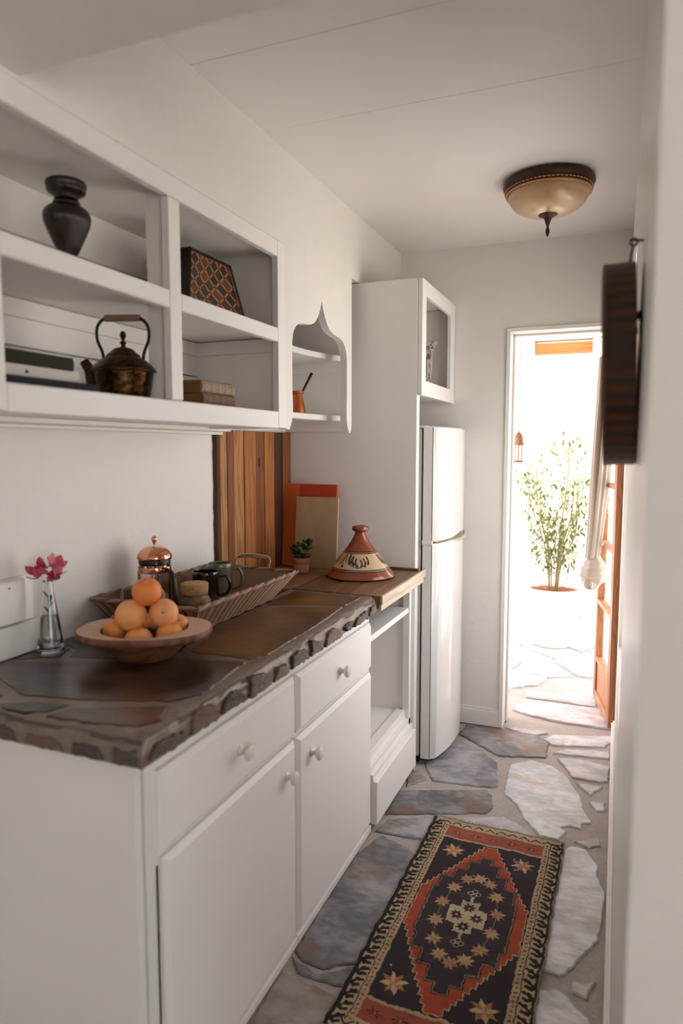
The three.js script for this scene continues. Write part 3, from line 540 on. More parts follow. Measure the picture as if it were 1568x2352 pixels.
// ───────────────────────── rug ─────────────────────────
{
  const W = 0.49, Ld = 1.075, S = 1900, cw = Math.round(W * S), ch = Math.round(Ld * S);
  const cv = document.createElement('canvas'); cv.width = cw; cv.height = ch; const x = cv.getContext('2d');
  const C = { field: '#2c2127', med: '#ad4a2f', inner: '#33282e', cream: '#bda583', tan: '#a8805a', black: '#15100f', brick: '#a5543d', ivory: '#c4b496' };
  const R = rngOf(303);
  x.setTransform(S, 0, 0, S, cw / 2, ch / 2);
  const rect = (c, x0, y0, x1, y1) => { x.fillStyle = c; x.fillRect(x0, y0, x1 - x0, y1 - y0); };
  rect(C.black, -1, -1, 1, 1);
  rect(C.cream, -0.236, -0.53, 0.236, 0.53);
  rect(C.black, -0.199, -0.5, 0.199, 0.5);
  rect(C.cream, -0.196, -0.5, 0.196, 0.5);
  // end panels
  for (const s of [-1, 1]) { rect(C.brick, -0.176, Math.min(s * 0.485, s * 0.412), 0.176, Math.max(s * 0.485, s * 0.412)); rect(C.cream, -0.176, s * 0.412 - 0.004, 0.176, s * 0.412 + 0.004); }
  rect(C.field, -0.176, -0.405, 0.176, 0.405);
  // guard ticks
  for (let k = 0; k < 60; k++) for (const s of [-1, 1]) { const y = -0.49 + k * 0.0166; x.fillStyle = k % 2 ? C.brick : '#4a2a22'; x.fillRect(s * 0.187 - 0.005, y, 0.01, 0.004); x.fillRect(s * 0.187 - 0.0015, y - 0.003, 0.003, 0.010); }
  // scroll border
  x.strokeStyle = C.black; x.lineWidth = 0.0105; x.lineJoin = 'round';
  for (const s of [-1, 1]) {
    for (let k = 0; k < 24; k++) { const y = -0.51 + k * 0.0435; x.beginPath(); x.moveTo(s * 0.202, y); x.lineTo(s * 0.232, y + 0.018); x.lineTo(s * 0.222, y + 0.03); x.lineTo(s * 0.206, y + 0.022); x.stroke(); x.beginPath(); x.arc(s * 0.219, y + 0.006, 0.007, 0, 6.3); x.fillStyle = C.black; x.fill(); }
    rect(C.black, s > 0 ? 0.233 : -0.245, -0.54, s > 0 ? 0.245 : -0.233, 0.54);
    for (let k = 0; k < 11; k++) { const X = -0.21 + k * 0.042; x.lineWidth = 0.005; x.beginPath(); x.moveTo(X, s * 0.498); x.lineTo(X + 0.018, s * 0.515); x.lineTo(X + 0.036, s * 0.5); x.stroke(); x.lineWidth = 0.0105; }
  }
  rect('#8d7a60', -0.25, -0.54, 0.25, -0.531); rect('#8d7a60', -0.25, 0.531, 0.25, 0.54); rect('#8d7a60', 0.24, -0.54, 0.25, 0.54);
  // flower sprigs in the end panels
  for (const s of [-1, 1]) for (let k = -2; k <= 2; k++) { const X = k * 0.068, Y = s * 0.449; x.strokeStyle = '#4d2018'; x.lineWidth = 0.0035; for (let a = 0; a < 6; a++) { x.beginPath(); x.moveTo(X, Y); x.lineTo(X + Math.cos(a * 1.05) * 0.022, Y + Math.sin(a * 1.05) * 0.014); x.stroke(); } x.fillStyle = C.tan; x.beginPath(); x.arc(X, Y, 0.005, 0, 7); x.fill(); }
  function star(cx, cy, r, c1, c2) { for (let a = 0; a < 8; a++) { const t = a * Math.PI / 4 + 0.39, q = Math.PI / 8; x.fillStyle = a % 2 ? c1 : c2; x.beginPath(); x.moveTo(cx, cy); x.lineTo(cx + Math.cos(t - q) * r * 0.52, cy + Math.sin(t - q) * r * 0.52); x.lineTo(cx + Math.cos(t) * r, cy + Math.sin(t) * r); x.lineTo(cx + Math.cos(t + q) * r * 0.52, cy + Math.sin(t + q) * r * 0.52); x.fill(); } }
  for (const sx of [-1, 1]) for (const sy of [-1, 1]) star(sx * 0.122, sy * 0.335, 0.043, '#c9ac88', '#b0724f');
  function stepped(rows, fill, stroke, lw) {   // rows: [y, halfWidth] from the top to the middle, mirrored
    const up = []; for (let i = 0; i < rows.length; i++) { up.push([rows[i][1], rows[i][0]]); if (i + 1 < rows.length) up.push([rows[i][1], rows[i + 1][0]]); }
    const right = [...up, ...up.map(([a, b]) => [a, -b]).reverse()], all = [...right, ...right.map(([a, b]) => [-a, b]).reverse()];
    x.beginPath(); all.forEach(([a, b], i) => (i ? x.lineTo(a, b) : x.moveTo(a, b))); x.closePath(); x.fillStyle = fill; x.fill(); x.strokeStyle = stroke; x.lineWidth = lw; x.stroke();
  }
  const outer = []; for (let i = 0; i <= 12; i++) outer.push([-0.398 + i * 0.0245, 0.026 + i * 0.0122]);
  stepped(outer, C.black, C.black, 0.010); stepped(outer, C.med, C.cream, 0.0035);
  const inn = [[-0.325, 0.02], [-0.29, 0.05], [-0.235, 0.085], [-0.178, 0.122], [-0.115, 0.135]];
  stepped(inn, C.inner, C.black, 0.009); stepped(inn, C.inner, '#8f8064', 0.003);
  const ring = []; for (let k = 0; k < 14; k++) { const a = k / 14 * Math.PI * 2 - Math.PI / 2; ring.push([Math.cos(a) * 0.088, Math.sin(a) * 0.205]); }
  x.strokeStyle = '#7d6a50'; x.lineWidth = 0.004; x.beginPath(); ring.forEach(([a, b], i) => (i ? x.lineTo(a, b) : x.moveTo(a, b))); x.closePath(); x.stroke();
  ring.forEach(([a, b], i) => star(a, b, 0.029, i % 3 ? '#c09a70' : '#c4a680', i % 2 ? '#b07a55' : '#c09a70'));
  // cream cross with four dark rosettes
  rect(C.black, -0.031, -0.078, 0.031, 0.078); rect(C.black, -0.062, -0.044, 0.062, 0.044);
  rect(C.ivory, -0.028, -0.075, 0.028, 0.075); rect(C.ivory, -0.059, -0.041, 0.059, 0.041); rect(C.ivory, -0.004, -0.105, 0.004, 0.105);
  for (const [a, b] of [[0, -0.045], [0, 0.045], [-0.031, 0], [0.031, 0]]) { star(a, b, 0.024, '#2a1815', '#3d1d17'); x.fillStyle = C.ivory; x.beginPath(); x.arc(a, b, 0.004, 0, 7); x.fill(); }
  for (const s of [-1, 1]) for (const [a, b] of [[-0.012, 0], [0.012, 0], [0, -0.011], [0, 0.011]]) { x.fillStyle = C.ivory; x.beginPath(); x.arc(a, b + s * 0.12, 0.009, 0, 7); x.fill(); x.fillStyle = C.black; x.beginPath(); x.arc(a, b + s * 0.12, 0.0062, 0, 7); x.fill(); }
  for (const [a, b] of [[0.09, -0.36], [0.11, -0.33], [0.1, -0.30], [-0.15, 0.28]]) { x.fillStyle = '#cfc6b8'; x.beginPath(); x.arc(a, b, 0.0035, 0, 7); x.fill(); }
  // knots and abrash
  const im = x.getImageData(0, 0, cw, ch), D = im.data, nf = fbmOf(12);
  const src = new Uint8ClampedArray(D);
  for (let yy = 0; yy < ch; yy++) for (let xx = 0; xx < cw; xx++) {
    const jx = clamp(xx + Math.round((nf(xx / cw, yy / ch, 60, 130, 2) - 0.5) * 13), 0, cw - 1), jy = clamp(yy + Math.round((nf(xx / cw + 0.4, yy / ch, 60, 130, 2) - 0.5) * 13), 0, ch - 1);
    const o = (yy * cw + xx) * 4, so = (jy * cw + jx) * 4, k = 0.80 + 0.22 * nf(xx / cw, yy / ch, 3, 60, 3) + 0.20 * (R() - 0.5);
    D[o] = src[so] * k; D[o + 1] = src[so + 1] * k; D[o + 2] = src[so + 2] * k;
  }
  x.putImageData(im, 0, 0);
  const map = new THREE.CanvasTexture(cv); map.colorSpace = THREE.SRGBColorSpace; map.magFilter = THREE.LinearFilter;
  const pileBump = tex(256, 256, (u, v) => 0.5 * F(u, v, 100, 140, 2) + 0.5 * F2(u, v, 40, 60, 2), false);
  const mRug = phys({ map, roughness: 0.95, bumpMap: rep(pileBump, 0.25, 0.25), bumpScale: 0.0016, sheen: 0.2, sheenRoughness: 0.6, sheenColor: new THREE.Color(0xc8b8b0) });
  const t = thing('rug', 'dark red and black woven rug with a stepped medallion on the flagstones', 'rug', [-0.387, 0.006, -1.992], -0.020);
  const g = new THREE.BoxGeometry(W, 0.007, Ld, 60, 2, 120), p = g.attributes.position, uv = g.attributes.uv, nn = fbmOf(8);
  for (let i = 0; i < p.count; i++) {
    let X = p.getX(i), Y = p.getY(i), Z = p.getZ(i); const U = X / W + 0.5, Vv = Z / Ld + 0.5;
    uv.setXY(i, U, 1 - Vv);
    const ed = Math.max(sstep(0.42, 0.5, Math.abs(U - 0.5)), sstep(0.46, 0.5, Math.abs(Vv - 0.5)));
    X += (nn(Vv * 3, 0.3, 12, 4, 3) - 0.5) * 0.012 * sstep(0.3, 0.5, Math.abs(U - 0.5)); Z += (nn(0.7, U * 2, 4, 10, 3) - 0.5) * 0.012;
    Y += 0.0035 + (nn(U, Vv, 3, 6, 3) - 0.4) * 0.004 + ed * 0.002 * nn(U * 2, Vv * 2, 9, 18, 2);
    p.setXYZ(i, X, Y, Z);
  }
  g.computeVertexNormals(); part('pile', g, mRug, t);
  const th = [], fr = rngOf(55);
  for (let k = 0; k < 150; k++) { const X = (fr() - 0.5) * W * 0.99, l = 0.008 + fr() * 0.014; th.push(rod([X, 0.004, -Ld / 2 + 0.004], [X + (fr() - 0.5) * 0.008, 0.003 + fr() * 0.004, -Ld / 2 - l], 0.0012, 0.0006, 4)); }
  for (let k = 0; k < 140; k++) { const Z = (fr() - 0.5) * Ld, l = 0.003 + fr() * 0.008; th.push(rod([-W / 2 + 0.002, 0.005, Z], [-W / 2 - l, 0.003 + fr() * 0.005, Z + (fr() - 0.5) * 0.008], 0.0014, 0.0006, 4)); }
  part('fringe', merge(th), std({ color: 0x9c8c76, roughness: 0.95 }), t, 'worn pale fringe', 'stuff');
}

// ───────────────────────── things on the worktops ─────────────────────────
// bud vase
{
  const t = thing('bud_vase', 'conical glass bud vase with pink bougainvillea by the wall', 'vase', [-1.378, 0.92, -1.352]);
  const outer = [[0.0, 0.0], [0.030, 0.0], [0.034, 0.003], [0.0345, 0.010], [0.030, 0.045], [0.022, 0.110], [0.0135, 0.165], [0.0115, 0.190], [0.0125, 0.195]], inner = [[0.0105, 0.195], [0.0095, 0.188], [0.0115, 0.164], [0.020, 0.108], [0.0275, 0.045], [0.029, 0.016], [0.0, 0.013]];
  part('glass_body', lathe([...outer, ...inner], 48), mGlass, t, 'clear glass cone');
  part('water', lathe([[0, 0.0135], [0.0287, 0.0165], [0.0272, 0.045], [0.0205, 0.102], [0.0, 0.102]], 40), mWater, t);
  const sm = std({ color: 0x39401d, roughness: 0.6 }), lm = std({ color: 0x3f4a22, roughness: 0.55 });
  part('stem', tube([[0.002, 0.02, 0], [0.0, 0.09, 0.002], [0.001, 0.15, 0], [0, 0.205, 0]], 0.0018, 20, 6), sm, t);
  const leafGeo = (l, w) => { const s = new THREE.Shape(); s.moveTo(0, 0); s.quadraticCurveTo(w, l * 0.45, 0, l); s.quadraticCurveTo(-w, l * 0.45, 0, 0); const g = new THREE.ShapeGeometry(s, 8), p = g.attributes.position; for (let i = 0; i < p.count; i++) p.setZ(i, -Math.abs(p.getX(i)) * 0.3 + p.getY(i) * p.getY(i) * 4); g.computeVertexNormals(); return g; };
  const r = rngOf(14);
  for (let k = 0; k < 4; k++) { const g = leafGeo(0.03, 0.012); g.rotateX(0.5).rotateY(k * 1.7).translate(0, 0.105 + k * 0.013, 0); part('leaf', g, lm, t); }
  const petals = [0xd04a60, 0xdc6278, 0xbc3450, 0xe27a8c].map((c) => phys({ color: c, roughness: 0.7, side: THREE.DoubleSide, transmission: 0.25, thickness: 0 }));
  const petal = (l, w) => { const s = new THREE.Shape(); s.moveTo(0, 0); s.bezierCurveTo(w, l * 0.15, w * 1.1, l * 0.7, 0, l); s.bezierCurveTo(-w * 1.1, l * 0.7, -w, l * 0.15, 0, 0); const g = new THREE.ShapeGeometry(s, 10), p = g.attributes.position; for (let i = 0; i < p.count; i++) { const X = p.getX(i), Y = p.getY(i); p.setZ(i, X * X * 14 - Y * Y * 6 + 0.0016 * Math.sin(X * 900 + Y * 500)); } g.computeVertexNormals(); return g; };
  const heads = [[-0.052, 0.218, 0.012], [0.028, 0.232, -0.012], [-0.012, 0.228, 0.004], [0.062, 0.214, 0.0], [-0.034, 0.204, 0.014], [0.016, 0.214, 0.014], [0.048, 0.200, 0.012], [0.044, 0.236, -0.006]];
  heads.forEach(([a, b, c], h) => { const G = []; for (let k = 0; k < 3; k++) { const g = petal(0.033, 0.018); g.rotateX(0.6 + r() * 0.9).rotateY(k * 2.09 + h * 1.3).rotateZ((a) * -14).translate(a * 0.46, b, c); G.push(g); } part('bloom', merge(G), petals[h % 4], t, 'pink papery bloom'); });
  for (const [a, b, c] of [[-0.014, 0.233, 0.012], [-0.006, 0.229, 0.014]]) part('floret', (() => { const g = new THREE.SphereGeometry(0.003, 8, 6); g.translate(a, b, c); return g; })(), std({ color: 0xf2e2d4, roughness: 0.6 }), t);
}
// wooden bowl with lug handles
const bowlAt = V3(-1.122, 0.9205, -1.418), bowlTurn = 0.384;   // local +x runs along the long axis
{
  const t = thing('wooden_bowl', 'round wooden bowl with flat lug handles holding the oranges', 'bowl', bowlAt.toArray(), bowlTurn);
  const ro = (a) => { const c = Math.abs(Math.cos(a)), s = Math.abs(Math.sin(a)); return Math.pow(Math.pow(c / 0.172, 2.3) + Math.pow(s / 0.126, 2.3), -1 / 2.3); }, ri = (a) => 1 / Math.hypot(Math.cos(a) / 0.110, Math.sin(a) / 0.108);
  const surf = (rows, seg = 96) => {
    const P = [], U = [], I = []; const n = rows.length;
    for (let j = 0; j < n; j++) for (let i = 0; i <= seg; i++) { const a = i / seg * Math.PI * 2, [r, y] = rows[j](a); P.push(r * Math.cos(a), y, r * Math.sin(a)); U.push(r * Math.sin(a), r * Math.cos(a) + y * 0.5); }
    for (let j = 0; j < n - 1; j++) for (let i = 0; i < seg; i++) { const a = j * (seg + 1) + i, b = a + 1, c = a + seg + 1, d = c + 1; I.push(a, c, b, b, c, d); }
    const g = new THREE.BufferGeometry(); g.setAttribute('position', new THREE.Float32BufferAttribute(P, 3)); g.setAttribute('uv', new THREE.Float32BufferAttribute(U, 2)); g.setIndex(I); g.computeVertexNormals(); return g;
  };
  const T = 0.078;
  part('hull', surf([(a) => [0.0001, 0.002], (a) => [0.06, 0], (a) => [0.072, 0.003], (a) => [0.092, 0.022], (a) => [ri(a) * 0.98, 0.042], (a) => [mix(ri(a), ro(a), 0.35) , 0.053], (a) => [ro(a) * 0.975, 0.058], (a) => [ro(a), 0.063], (a) => [ro(a), 0.073], (a) => [ro(a) - 0.003, T]].map((f) => f)), mBowl, t);
  part('rim', surf([(a) => [ro(a) - 0.003, T], (a) => [ro(a) - 0.006, T + 0.001], (a) => [ri(a) + 0.004, T + 0.001], (a) => [ri(a), T - 0.002]]), mBowlRim, t, 'pale flat rim with lug handles');
  part('hollow', surf([(a) => [ri(a), T - 0.002], (a) => [ri(a) * 0.95, 0.056], (a) => [ri(a) * 0.78, 0.034], (a) => [ri(a) * 0.45, 0.021], (a) => [0.0001, 0.018]]), mBowl, t);
}
// oranges
{
  const peel = tex(256, 256, (u, v) => { const a = F2(u, v, 60, 60, 2); return 0.5 + 0.5 * a; }, false);
  const cols = [0xf58c42, 0xfaad66, 0xfcae6e, 0xf5964a, 0xfcb064, 0xf8a258, 0xf8a45c, 0xf59a50].map((c) => phys({ color: c, roughness: 0.42, bumpMap: rep(peel, 0.35, 0.35), bumpScale: 0.0012, clearcoat: 0.15, clearcoatRoughness: 0.4 }));
  const navel = std({ color: 0x5a4a24, roughness: 0.8 });
  const spots = [
    [-1.113, 1.093, -1.418, 0.0375, 'orange at the very top of the fruit pile', 0.3, 0.2],
    [-1.143, 1.034, -1.390, 0.0405, 'creased pale orange in the second tier of the fruit pile', -1.2, 0.6],
    [-1.077, 1.036, -1.438, 0.037, 'orange showing its stem scar in the second tier of the pile', 1.32, 0.62],
    [-1.196, 0.984, -1.396, 0.035, 'deep orange at the base of the pile beside the white bulb', 0.4, 1.0],
    [-1.108, 0.978, -1.374, 0.0355, 'flattish orange at the base of the pile between two others', 0.1, 0.4],
    [-1.052, 0.982, -1.427, 0.035, 'orange at the base of the pile under the scarred one', 0.2, 2.0],
    [-1.077, 0.986, -1.492, 0.0345, 'orange at the base of the pile next to the plain lug', 0.8, 1.0],
    [-1.155, 0.985, -1.468, 0.036, 'orange at the back of the pile in the wooden bowl', 0.2, 0.3],
  ];
  spots.forEach(([x, y, z, r, label, rx, ry], i) => {
    const t = thing('orange', label, 'orange', [x, y - r, z], 0, 'oranges in the wooden bowl');
    const prof = []; for (let k = 0; k <= 24; k++) { const a = k / 24 * Math.PI; prof.push([Math.sin(a) * r * (1 + (i === 1 ? 0.02 * Math.sin(a * 3) : 0)), -Math.cos(a) * r * (i === 4 ? 0.86 : 0.97) - 0.0035 * Math.exp(-Math.pow((Math.PI - a) / 0.16, 2)) * (r / 0.037) + 0.003 * Math.exp(-Math.pow(a / 0.14, 2))]); }
    const q = new THREE.Quaternion().setFromEuler(new THREE.Euler(rx, ry * 0.9, 0, 'YXZ'));
    const g = lathe(prof, 40); g.applyQuaternion(q).translate(0, r, 0); part('peel', g, cols[i], t);
    const s = lathe([[0, 0.0008], [0.0022, 0.0008], [0.0032, 0]], 12); s.translate(0, r * (i === 4 ? 0.86 : 0.97) - 0.0034, 0).applyQuaternion(q).translate(0, r, 0); part('stem_scar', s, navel, t);
  });
  const b = thing('garlic_bulb', 'small white bulb with a red tip at the left of the oranges', 'garlic', [-1.223, 0.972, -1.425]);
  part('bulb', lathe(smoothPts([[0.002, 0], [0.014, 0.002], [0.021, 0.014], [0.015, 0.028], [0.006, 0.036], [0.003, 0.040]], 5), 20), std({ color: 0xe4dad2, roughness: 0.5 }), b);
  part('tip', lathe(smoothPts([[0.004, 0.034], [0.010, 0.037], [0.009, 0.045], [0.0, 0.050]], 4), 14), std({ color: 0xb0332c, roughness: 0.5 }), b, 'red tip');
  const d = thing('plum', 'dark plum wedged between the oranges in the bowl', 'plum', [-1.118, 0.945, -1.436]);
  part('skin', (() => { const g = new THREE.SphereGeometry(0.026, 20, 14); g.translate(0, 0.026, 0); return g; })(), std({ color: 0x2a1512, roughness: 0.35 }), d);
}
// wicker tray
{
  const zN = -1.575, zFr = -2.215, xL = -1.438, xR = -1.068, yR = 1.012, yB = 0.9235, in_ = 0.062, r = rngOf(91);
  const t = thing('wicker_tray', 'dark brown wicker tray with loop handles on the stone worktop', 'tray', [(xL + xR) / 2, 0.921, (zN + zFr) / 2]);
  const mW = [0x7a563f, 0x9c7c65, 0x62452f, 0xb4957d].map((c) => std({ color: c, roughness: 0.55 })), mDark = mW[0];
  const rim = [[xL, zN], [xR, zN], [xR, zFr], [xL, zFr]], base = [[xL + 0.03, zN - in_], [xR - in_, zN - in_], [xR - in_, zFr + in_], [xL + 0.03, zFr + in_]];
  wpart('base', B(xL + 0.03, xR - in_, 0.921, 0.932, zFr + in_, zN - in_, 0.002), mDark, t);
  const quad = (a, b, c, d) => { const g = new THREE.BufferGeometry(); g.setAttribute('position', new THREE.Float32BufferAttribute([...a, ...b, ...c, ...a, ...c, ...d], 3)); g.setAttribute('uv', new THREE.Float32BufferAttribute(new Array(12).fill(0), 2)); g.computeVertexNormals(); return g; };
  for (let s = 0; s < 4; s++) {
    const a = rim[s], b = rim[(s + 1) % 4], c = base[(s + 1) % 4], d = base[s], cx = (xL + xR) / 2, cz = (zN + zFr) / 2, nx = [0, 1, 0, -1][s], nz = [1, 0, -1, 0][s], o = 0.004;
    const off = (p, y, k) => [p[0] - nx * k, y, p[1] - nz * k];
    wpart('wall_lining', merge([quad(off(a, yR, o), off(b, yR, o), off(c, yB, o), off(d, yB, o)), quad(off(b, yR, o + 0.003), off(a, yR, o + 0.003), off(d, yB, o + 0.003), off(c, yB, o + 0.003))]), mDark, t);
    const L = Math.hypot(b[0] - a[0], b[1] - a[1]), n = Math.round(L / 0.0125), lean = 0.035 * (s % 2 ? 1 : -1);
    for (let k = 0; k < n; k++) {
      const u = (k + 0.5) / n, v = clamp(u + (0.028 / L) * (s === 1 ? -1 : 1), 0.01, 0.99), tx = mix(a[0], b[0], u), tz = mix(a[1], b[1], u), bx = mix(d[0], c[0], v), bz = mix(d[1], c[1], v);
      wpart('wicker_slat', rod([bx, yB, bz], [tx, yR, tz], 0.0036, 0.0038, 6), mW[k % 3 === 2 ? 0 : 1 + 2 * Math.floor(r() * 2)], t);
    }
  }
  const rope = (pts, y, rad, ph) => { const out = [], per = []; for (let s = 0; s < 4; s++) { const a = pts[s], b = pts[(s + 1) % 4], L = Math.hypot(b[0] - a[0], b[1] - a[1]), n = Math.round(L / 0.01); for (let k = 0; k < n; k++) per.push([mix(a[0], b[0], k / n), mix(a[1], b[1], k / n), s]); } const nm = per.length; per.forEach(([X, Z, s], i) => { const th = i * 0.785 + ph; out.push(V3(X + ([0, 1, 0, -1][s]) * Math.cos(th) * 0.0025, y + Math.sin(th) * 0.0025, Z + ([1, 0, -1, 0][s]) * Math.cos(th) * 0.0025)); }); return new THREE.TubeGeometry(new THREE.CatmullRomCurve3(out, true), nm * 3, rad, 6, true); };
  wpart('rim', rope(rim, yR + 0.002, 0.0058, 0), mW[1], t); wpart('rim', rope(rim, yR + 0.002, 0.0058, Math.PI), mW[0], t);
  wpart('base_rope', rope(base.map(([X, Z], i) => [X + [-1, 1, 1, -1][i] * 0.004, Z + [1, 1, -1, -1][i] * 0.004]), yB + 0.003, 0.0045, 0), mW[2], t);
  for (const z of [zN, zFr]) {
    const y = yR, c = (xL + xR) / 2 + 0.0;
    for (const e of [0, 1]) wpart('handle', tube([[c - 0.075, y, z], [c - 0.068, y + 0.035, z], [c - 0.045, y + 0.044 + e * 0.007, z + e * 0.004], [c + 0.045, y + 0.044 + e * 0.007, z - e * 0.004], [c + 0.072, y + 0.043, z], [c + 0.064, y, z]], 0.0046, 48, 7), mW[1 + e * 2], t);
  }
}
// linen cloth lying in the tray
{
  const g = new THREE.PlaneGeometry(0.22, 0.24, 24, 24); g.rotateX(-Math.PI / 2); const p = g.attributes.position, n = fbmOf(3);
  for (let i = 0; i < p.count; i++) p.setY(i, 0.003 + 0.008 * n(p.getX(i) * 2 + 1, p.getZ(i) * 2 + 1, 8, 8, 3) * sstep(0.02, 0.11, Math.abs(p.getX(i))));
  g.computeVertexNormals(); g.translate(-1.235, 0.931, -1.94);
  solo('linen_cloth', g, std({ color: 0xc9bca9, roughness: 0.95, side: THREE.DoubleSide, bumpMap: rep(brushBump, 0.05, 0.05), bumpScale: 0.0006 }), 'folded beige linen cloth lying in the wicker tray', 'cloth');
}
// french press
{
  const t = thing('french_press', 'glass french press in a copper frame standing in the tray', 'coffee press', [-1.352, 0.9325, -1.765], -0.38), R0 = 0.048;
  part('glass_beaker', lathe([[0, 0.012], [R0 - 0.003, 0.012], [R0, 0.016], [R0, 0.165], [R0 + 0.002, 0.170], [R0 - 0.001, 0.170], [R0 - 0.002, 0.164], [R0 - 0.002, 0.018], [0, 0.0145]], 48), mGlass, t);
  part('coffee', lathe([[0, 0.015], [R0 - 0.0026, 0.0155], [R0 - 0.0026, 0.034], [0, 0.034]], 40), std({ color: 0x2a1710, roughness: 0.25 }), t);
  part('upper_band', lathe([[R0 + 0.0012, 0.138], [R0 + 0.003, 0.138], [R0 + 0.003, 0.156], [R0 + 0.0012, 0.156], [R0 + 0.0012, 0.138]], 56), mCopper, t, 'polished copper band');
  part('lower_band', lathe([[R0 + 0.0012, 0.020], [R0 + 0.003, 0.020], [R0 + 0.003, 0.030], [R0 + 0.0012, 0.030], [R0 + 0.0012, 0.020]], 56), mCopper, t);
  for (let k = 0; k < 4; k++) { const a = k * Math.PI / 2 + 0.7, c = Math.cos(a), s = Math.sin(a), q = R0 + 0.003; part('strap', tube([[c * (q + 0.006), 0.0, s * (q + 0.006)], [c * (q + 0.002), 0.012, s * (q + 0.002)], [c * q, 0.03, s * q], [c * q, 0.14, s * q]], 0.0036, 24, 8), mCopper, t); }
  part('collar', lathe([[R0 - 0.004, 0.163], [R0 + 0.001, 0.163], [R0 + 0.001, 0.181], [R0 - 0.004, 0.181]], 48), mBlack, t, 'black collar');
  part('lid', lathe(smoothPts([[R0 + 0.004, 0.179], [R0 + 0.006, 0.183], [R0 + 0.005, 0.192], [R0 - 0.006, 0.208], [0.024, 0.218], [0.006, 0.220], [0, 0.220]], 5), 56), mCopper, t, 'domed copper lid');
  part('plunger_rod', rod([0, 0.05, 0], [0, 0.232, 0], 0.0018), std({ color: 0xcfc5bd, metalness: 1, roughness: 0.2 }), t);
  part('filter', lathe([[0, 0.046], [R0 - 0.004, 0.046], [R0 - 0.004, 0.053], [0, 0.053]], 40), std({ color: 0x8d8178, metalness: 0.9, roughness: 0.4 }), t);
  part('knob', lathe(smoothPts([[0.003, 0.224], [0.005, 0.230], [0.0085, 0.238], [0.0085, 0.245], [0.004, 0.252], [0, 0.253]], 5), 24), mCopper, t);
  part('handle', tube([[R0 + 0.018, 0.150, 0], [R0 + 0.038, 0.150, 0], [R0 + 0.056, 0.136, 0], [R0 + 0.064, 0.105, 0], [R0 + 0.066, 0.045, 0], [R0 + 0.058, 0.034, 0]], 0.0072, 40, 10), mBlack, t, 'black curved handle');
  part('handle_bracket', merge([rod([R0, 0.149, 0], [R0 + 0.020, 0.151, 0], 0.0085, 0.0085, 14), rod([R0, 0.025, 0], [R0 + 0.060, 0.034, 0], 0.003, 0.003, 8)]), mCopper, t);
}
// lidded jar
{
  const t = thing('cork_jar', 'brown stoneware jar with a cork lid in the tray', 'jar', [-1.243, 0.936, -1.822]);
  const glaze = rep(tex(256, 128, (u, v) => mix3(hex(0x8a6446), hex(0x5d3f2c), sstep(0.3, 0.7, F(u, v, 4, 3, 4)))), 0.5, 1);
  part('body', lathe(smoothPts([[0, 0], [0.045, 0], [0.052, 0.004], [0.0545, 0.020], [0.0515, 0.040], [0.042, 0.056], [0.041, 0.062], [0.0405, 0.064]], 5), 48), std({ map: glaze, roughness: 0.35, bumpMap: rep(brushBump, 1, 0.3), bumpScale: 0.0006 }), t);
  part('cork_lid', lathe(smoothPts([[0.039, 0.060], [0.042, 0.063], [0.0435, 0.092], [0.042, 0.0955], [0, 0.096]], 3), 40), std({ map: rep(tex(128, 128, (u, v) => mix3(hex(0xc89c72), hex(0x946540), sstep(0.5, 0.8, F2(u, v, 20, 20, 3)))), 0.4, 0.4), roughness: 0.85 }), t, 'cork lid');
}
function mug(label, pos, turn, m, R0, h) {
  const t = thing('mug', label, 'mug', pos, turn);
  part('cup', lathe(smoothPts([[0, 0], [R0 * 0.86, 0], [R0 * 0.95, 0.005], [R0, h * 0.3], [R0 * 0.985, h * 0.7], [R0 * 0.97, h - 0.002], [R0 * 0.93, h], [R0 * 0.90, h - 0.003], [R0 * 0.9, h * 0.3], [R0 * 0.8, 0.01], [0, 0.008]], 4), 40), m, t);
  part('handle', tube([[R0 * 0.95, h * 0.80, 0], [R0 + 0.022, h * 0.84, 0], [R0 + 0.036, h * 0.6, 0], [R0 + 0.028, h * 0.3, 0], [R0 * 0.97, h * 0.2, 0]], 0.0055, 32, 9), m, t);
  return t;
}
mug('glossy black mug in the tray behind the cork jar', [-1.288, 0.9385, -1.955], 0.38, phys({ color: 0x14110f, roughness: 0.12, clearcoat: 0.6 }), 0.046, 0.107);
mug('sage green glazed mug in the tray behind the black one', [-1.298, 0.9385, -2.062], 0.30, phys({ color: 0x6c6852, roughness: 0.2, clearcoat: 0.5 }), 0.043, 0.118);

// leaning boards
{
  const t = thing('hardback_book', 'large orange-red board with a lighter left strip leaning on the panel', 'board', [-1.43, 0.922, -2.80]);
  const lean = (g) => { g.rotateX(-0.105); return g; };
  part('cover', lean(B(0.075, 0.262, 0, 0.378, -0.016, 0, 0.002)), std({ color: 0xc04022, roughness: 0.6, bumpMap: rep(brushBump, 0.05, 0.05), bumpScale: 0.0003 }), t, 'red cover');
  part('spine_strip', lean(B(0, 0.076, 0, 0.378, -0.0165, 0.001, 0.002)), std({ color: 0xd4682e, roughness: 0.55, bumpMap: rep(brushBump, 0.05, 0.05), bumpScale: 0.0003 }), t, 'lighter orange strip');
  const b = thing('cutting_board', 'plain beige board leaning in front of the orange-red one', 'board', [-1.352, 0.922, -2.768], 0.04);
  const g = B(0, 0.205, 0, 0.322, -0.013, 0, 0.003); g.rotateX(-0.10);
  part('board', g, std({ map: rep(tex(128, 128, (u, v) => mix3(hex(0xc0a483), hex(0xab8e6b), F(u, v, 8, 3, 4))), 0.3, 0.3), roughness: 0.6 }), b);
}
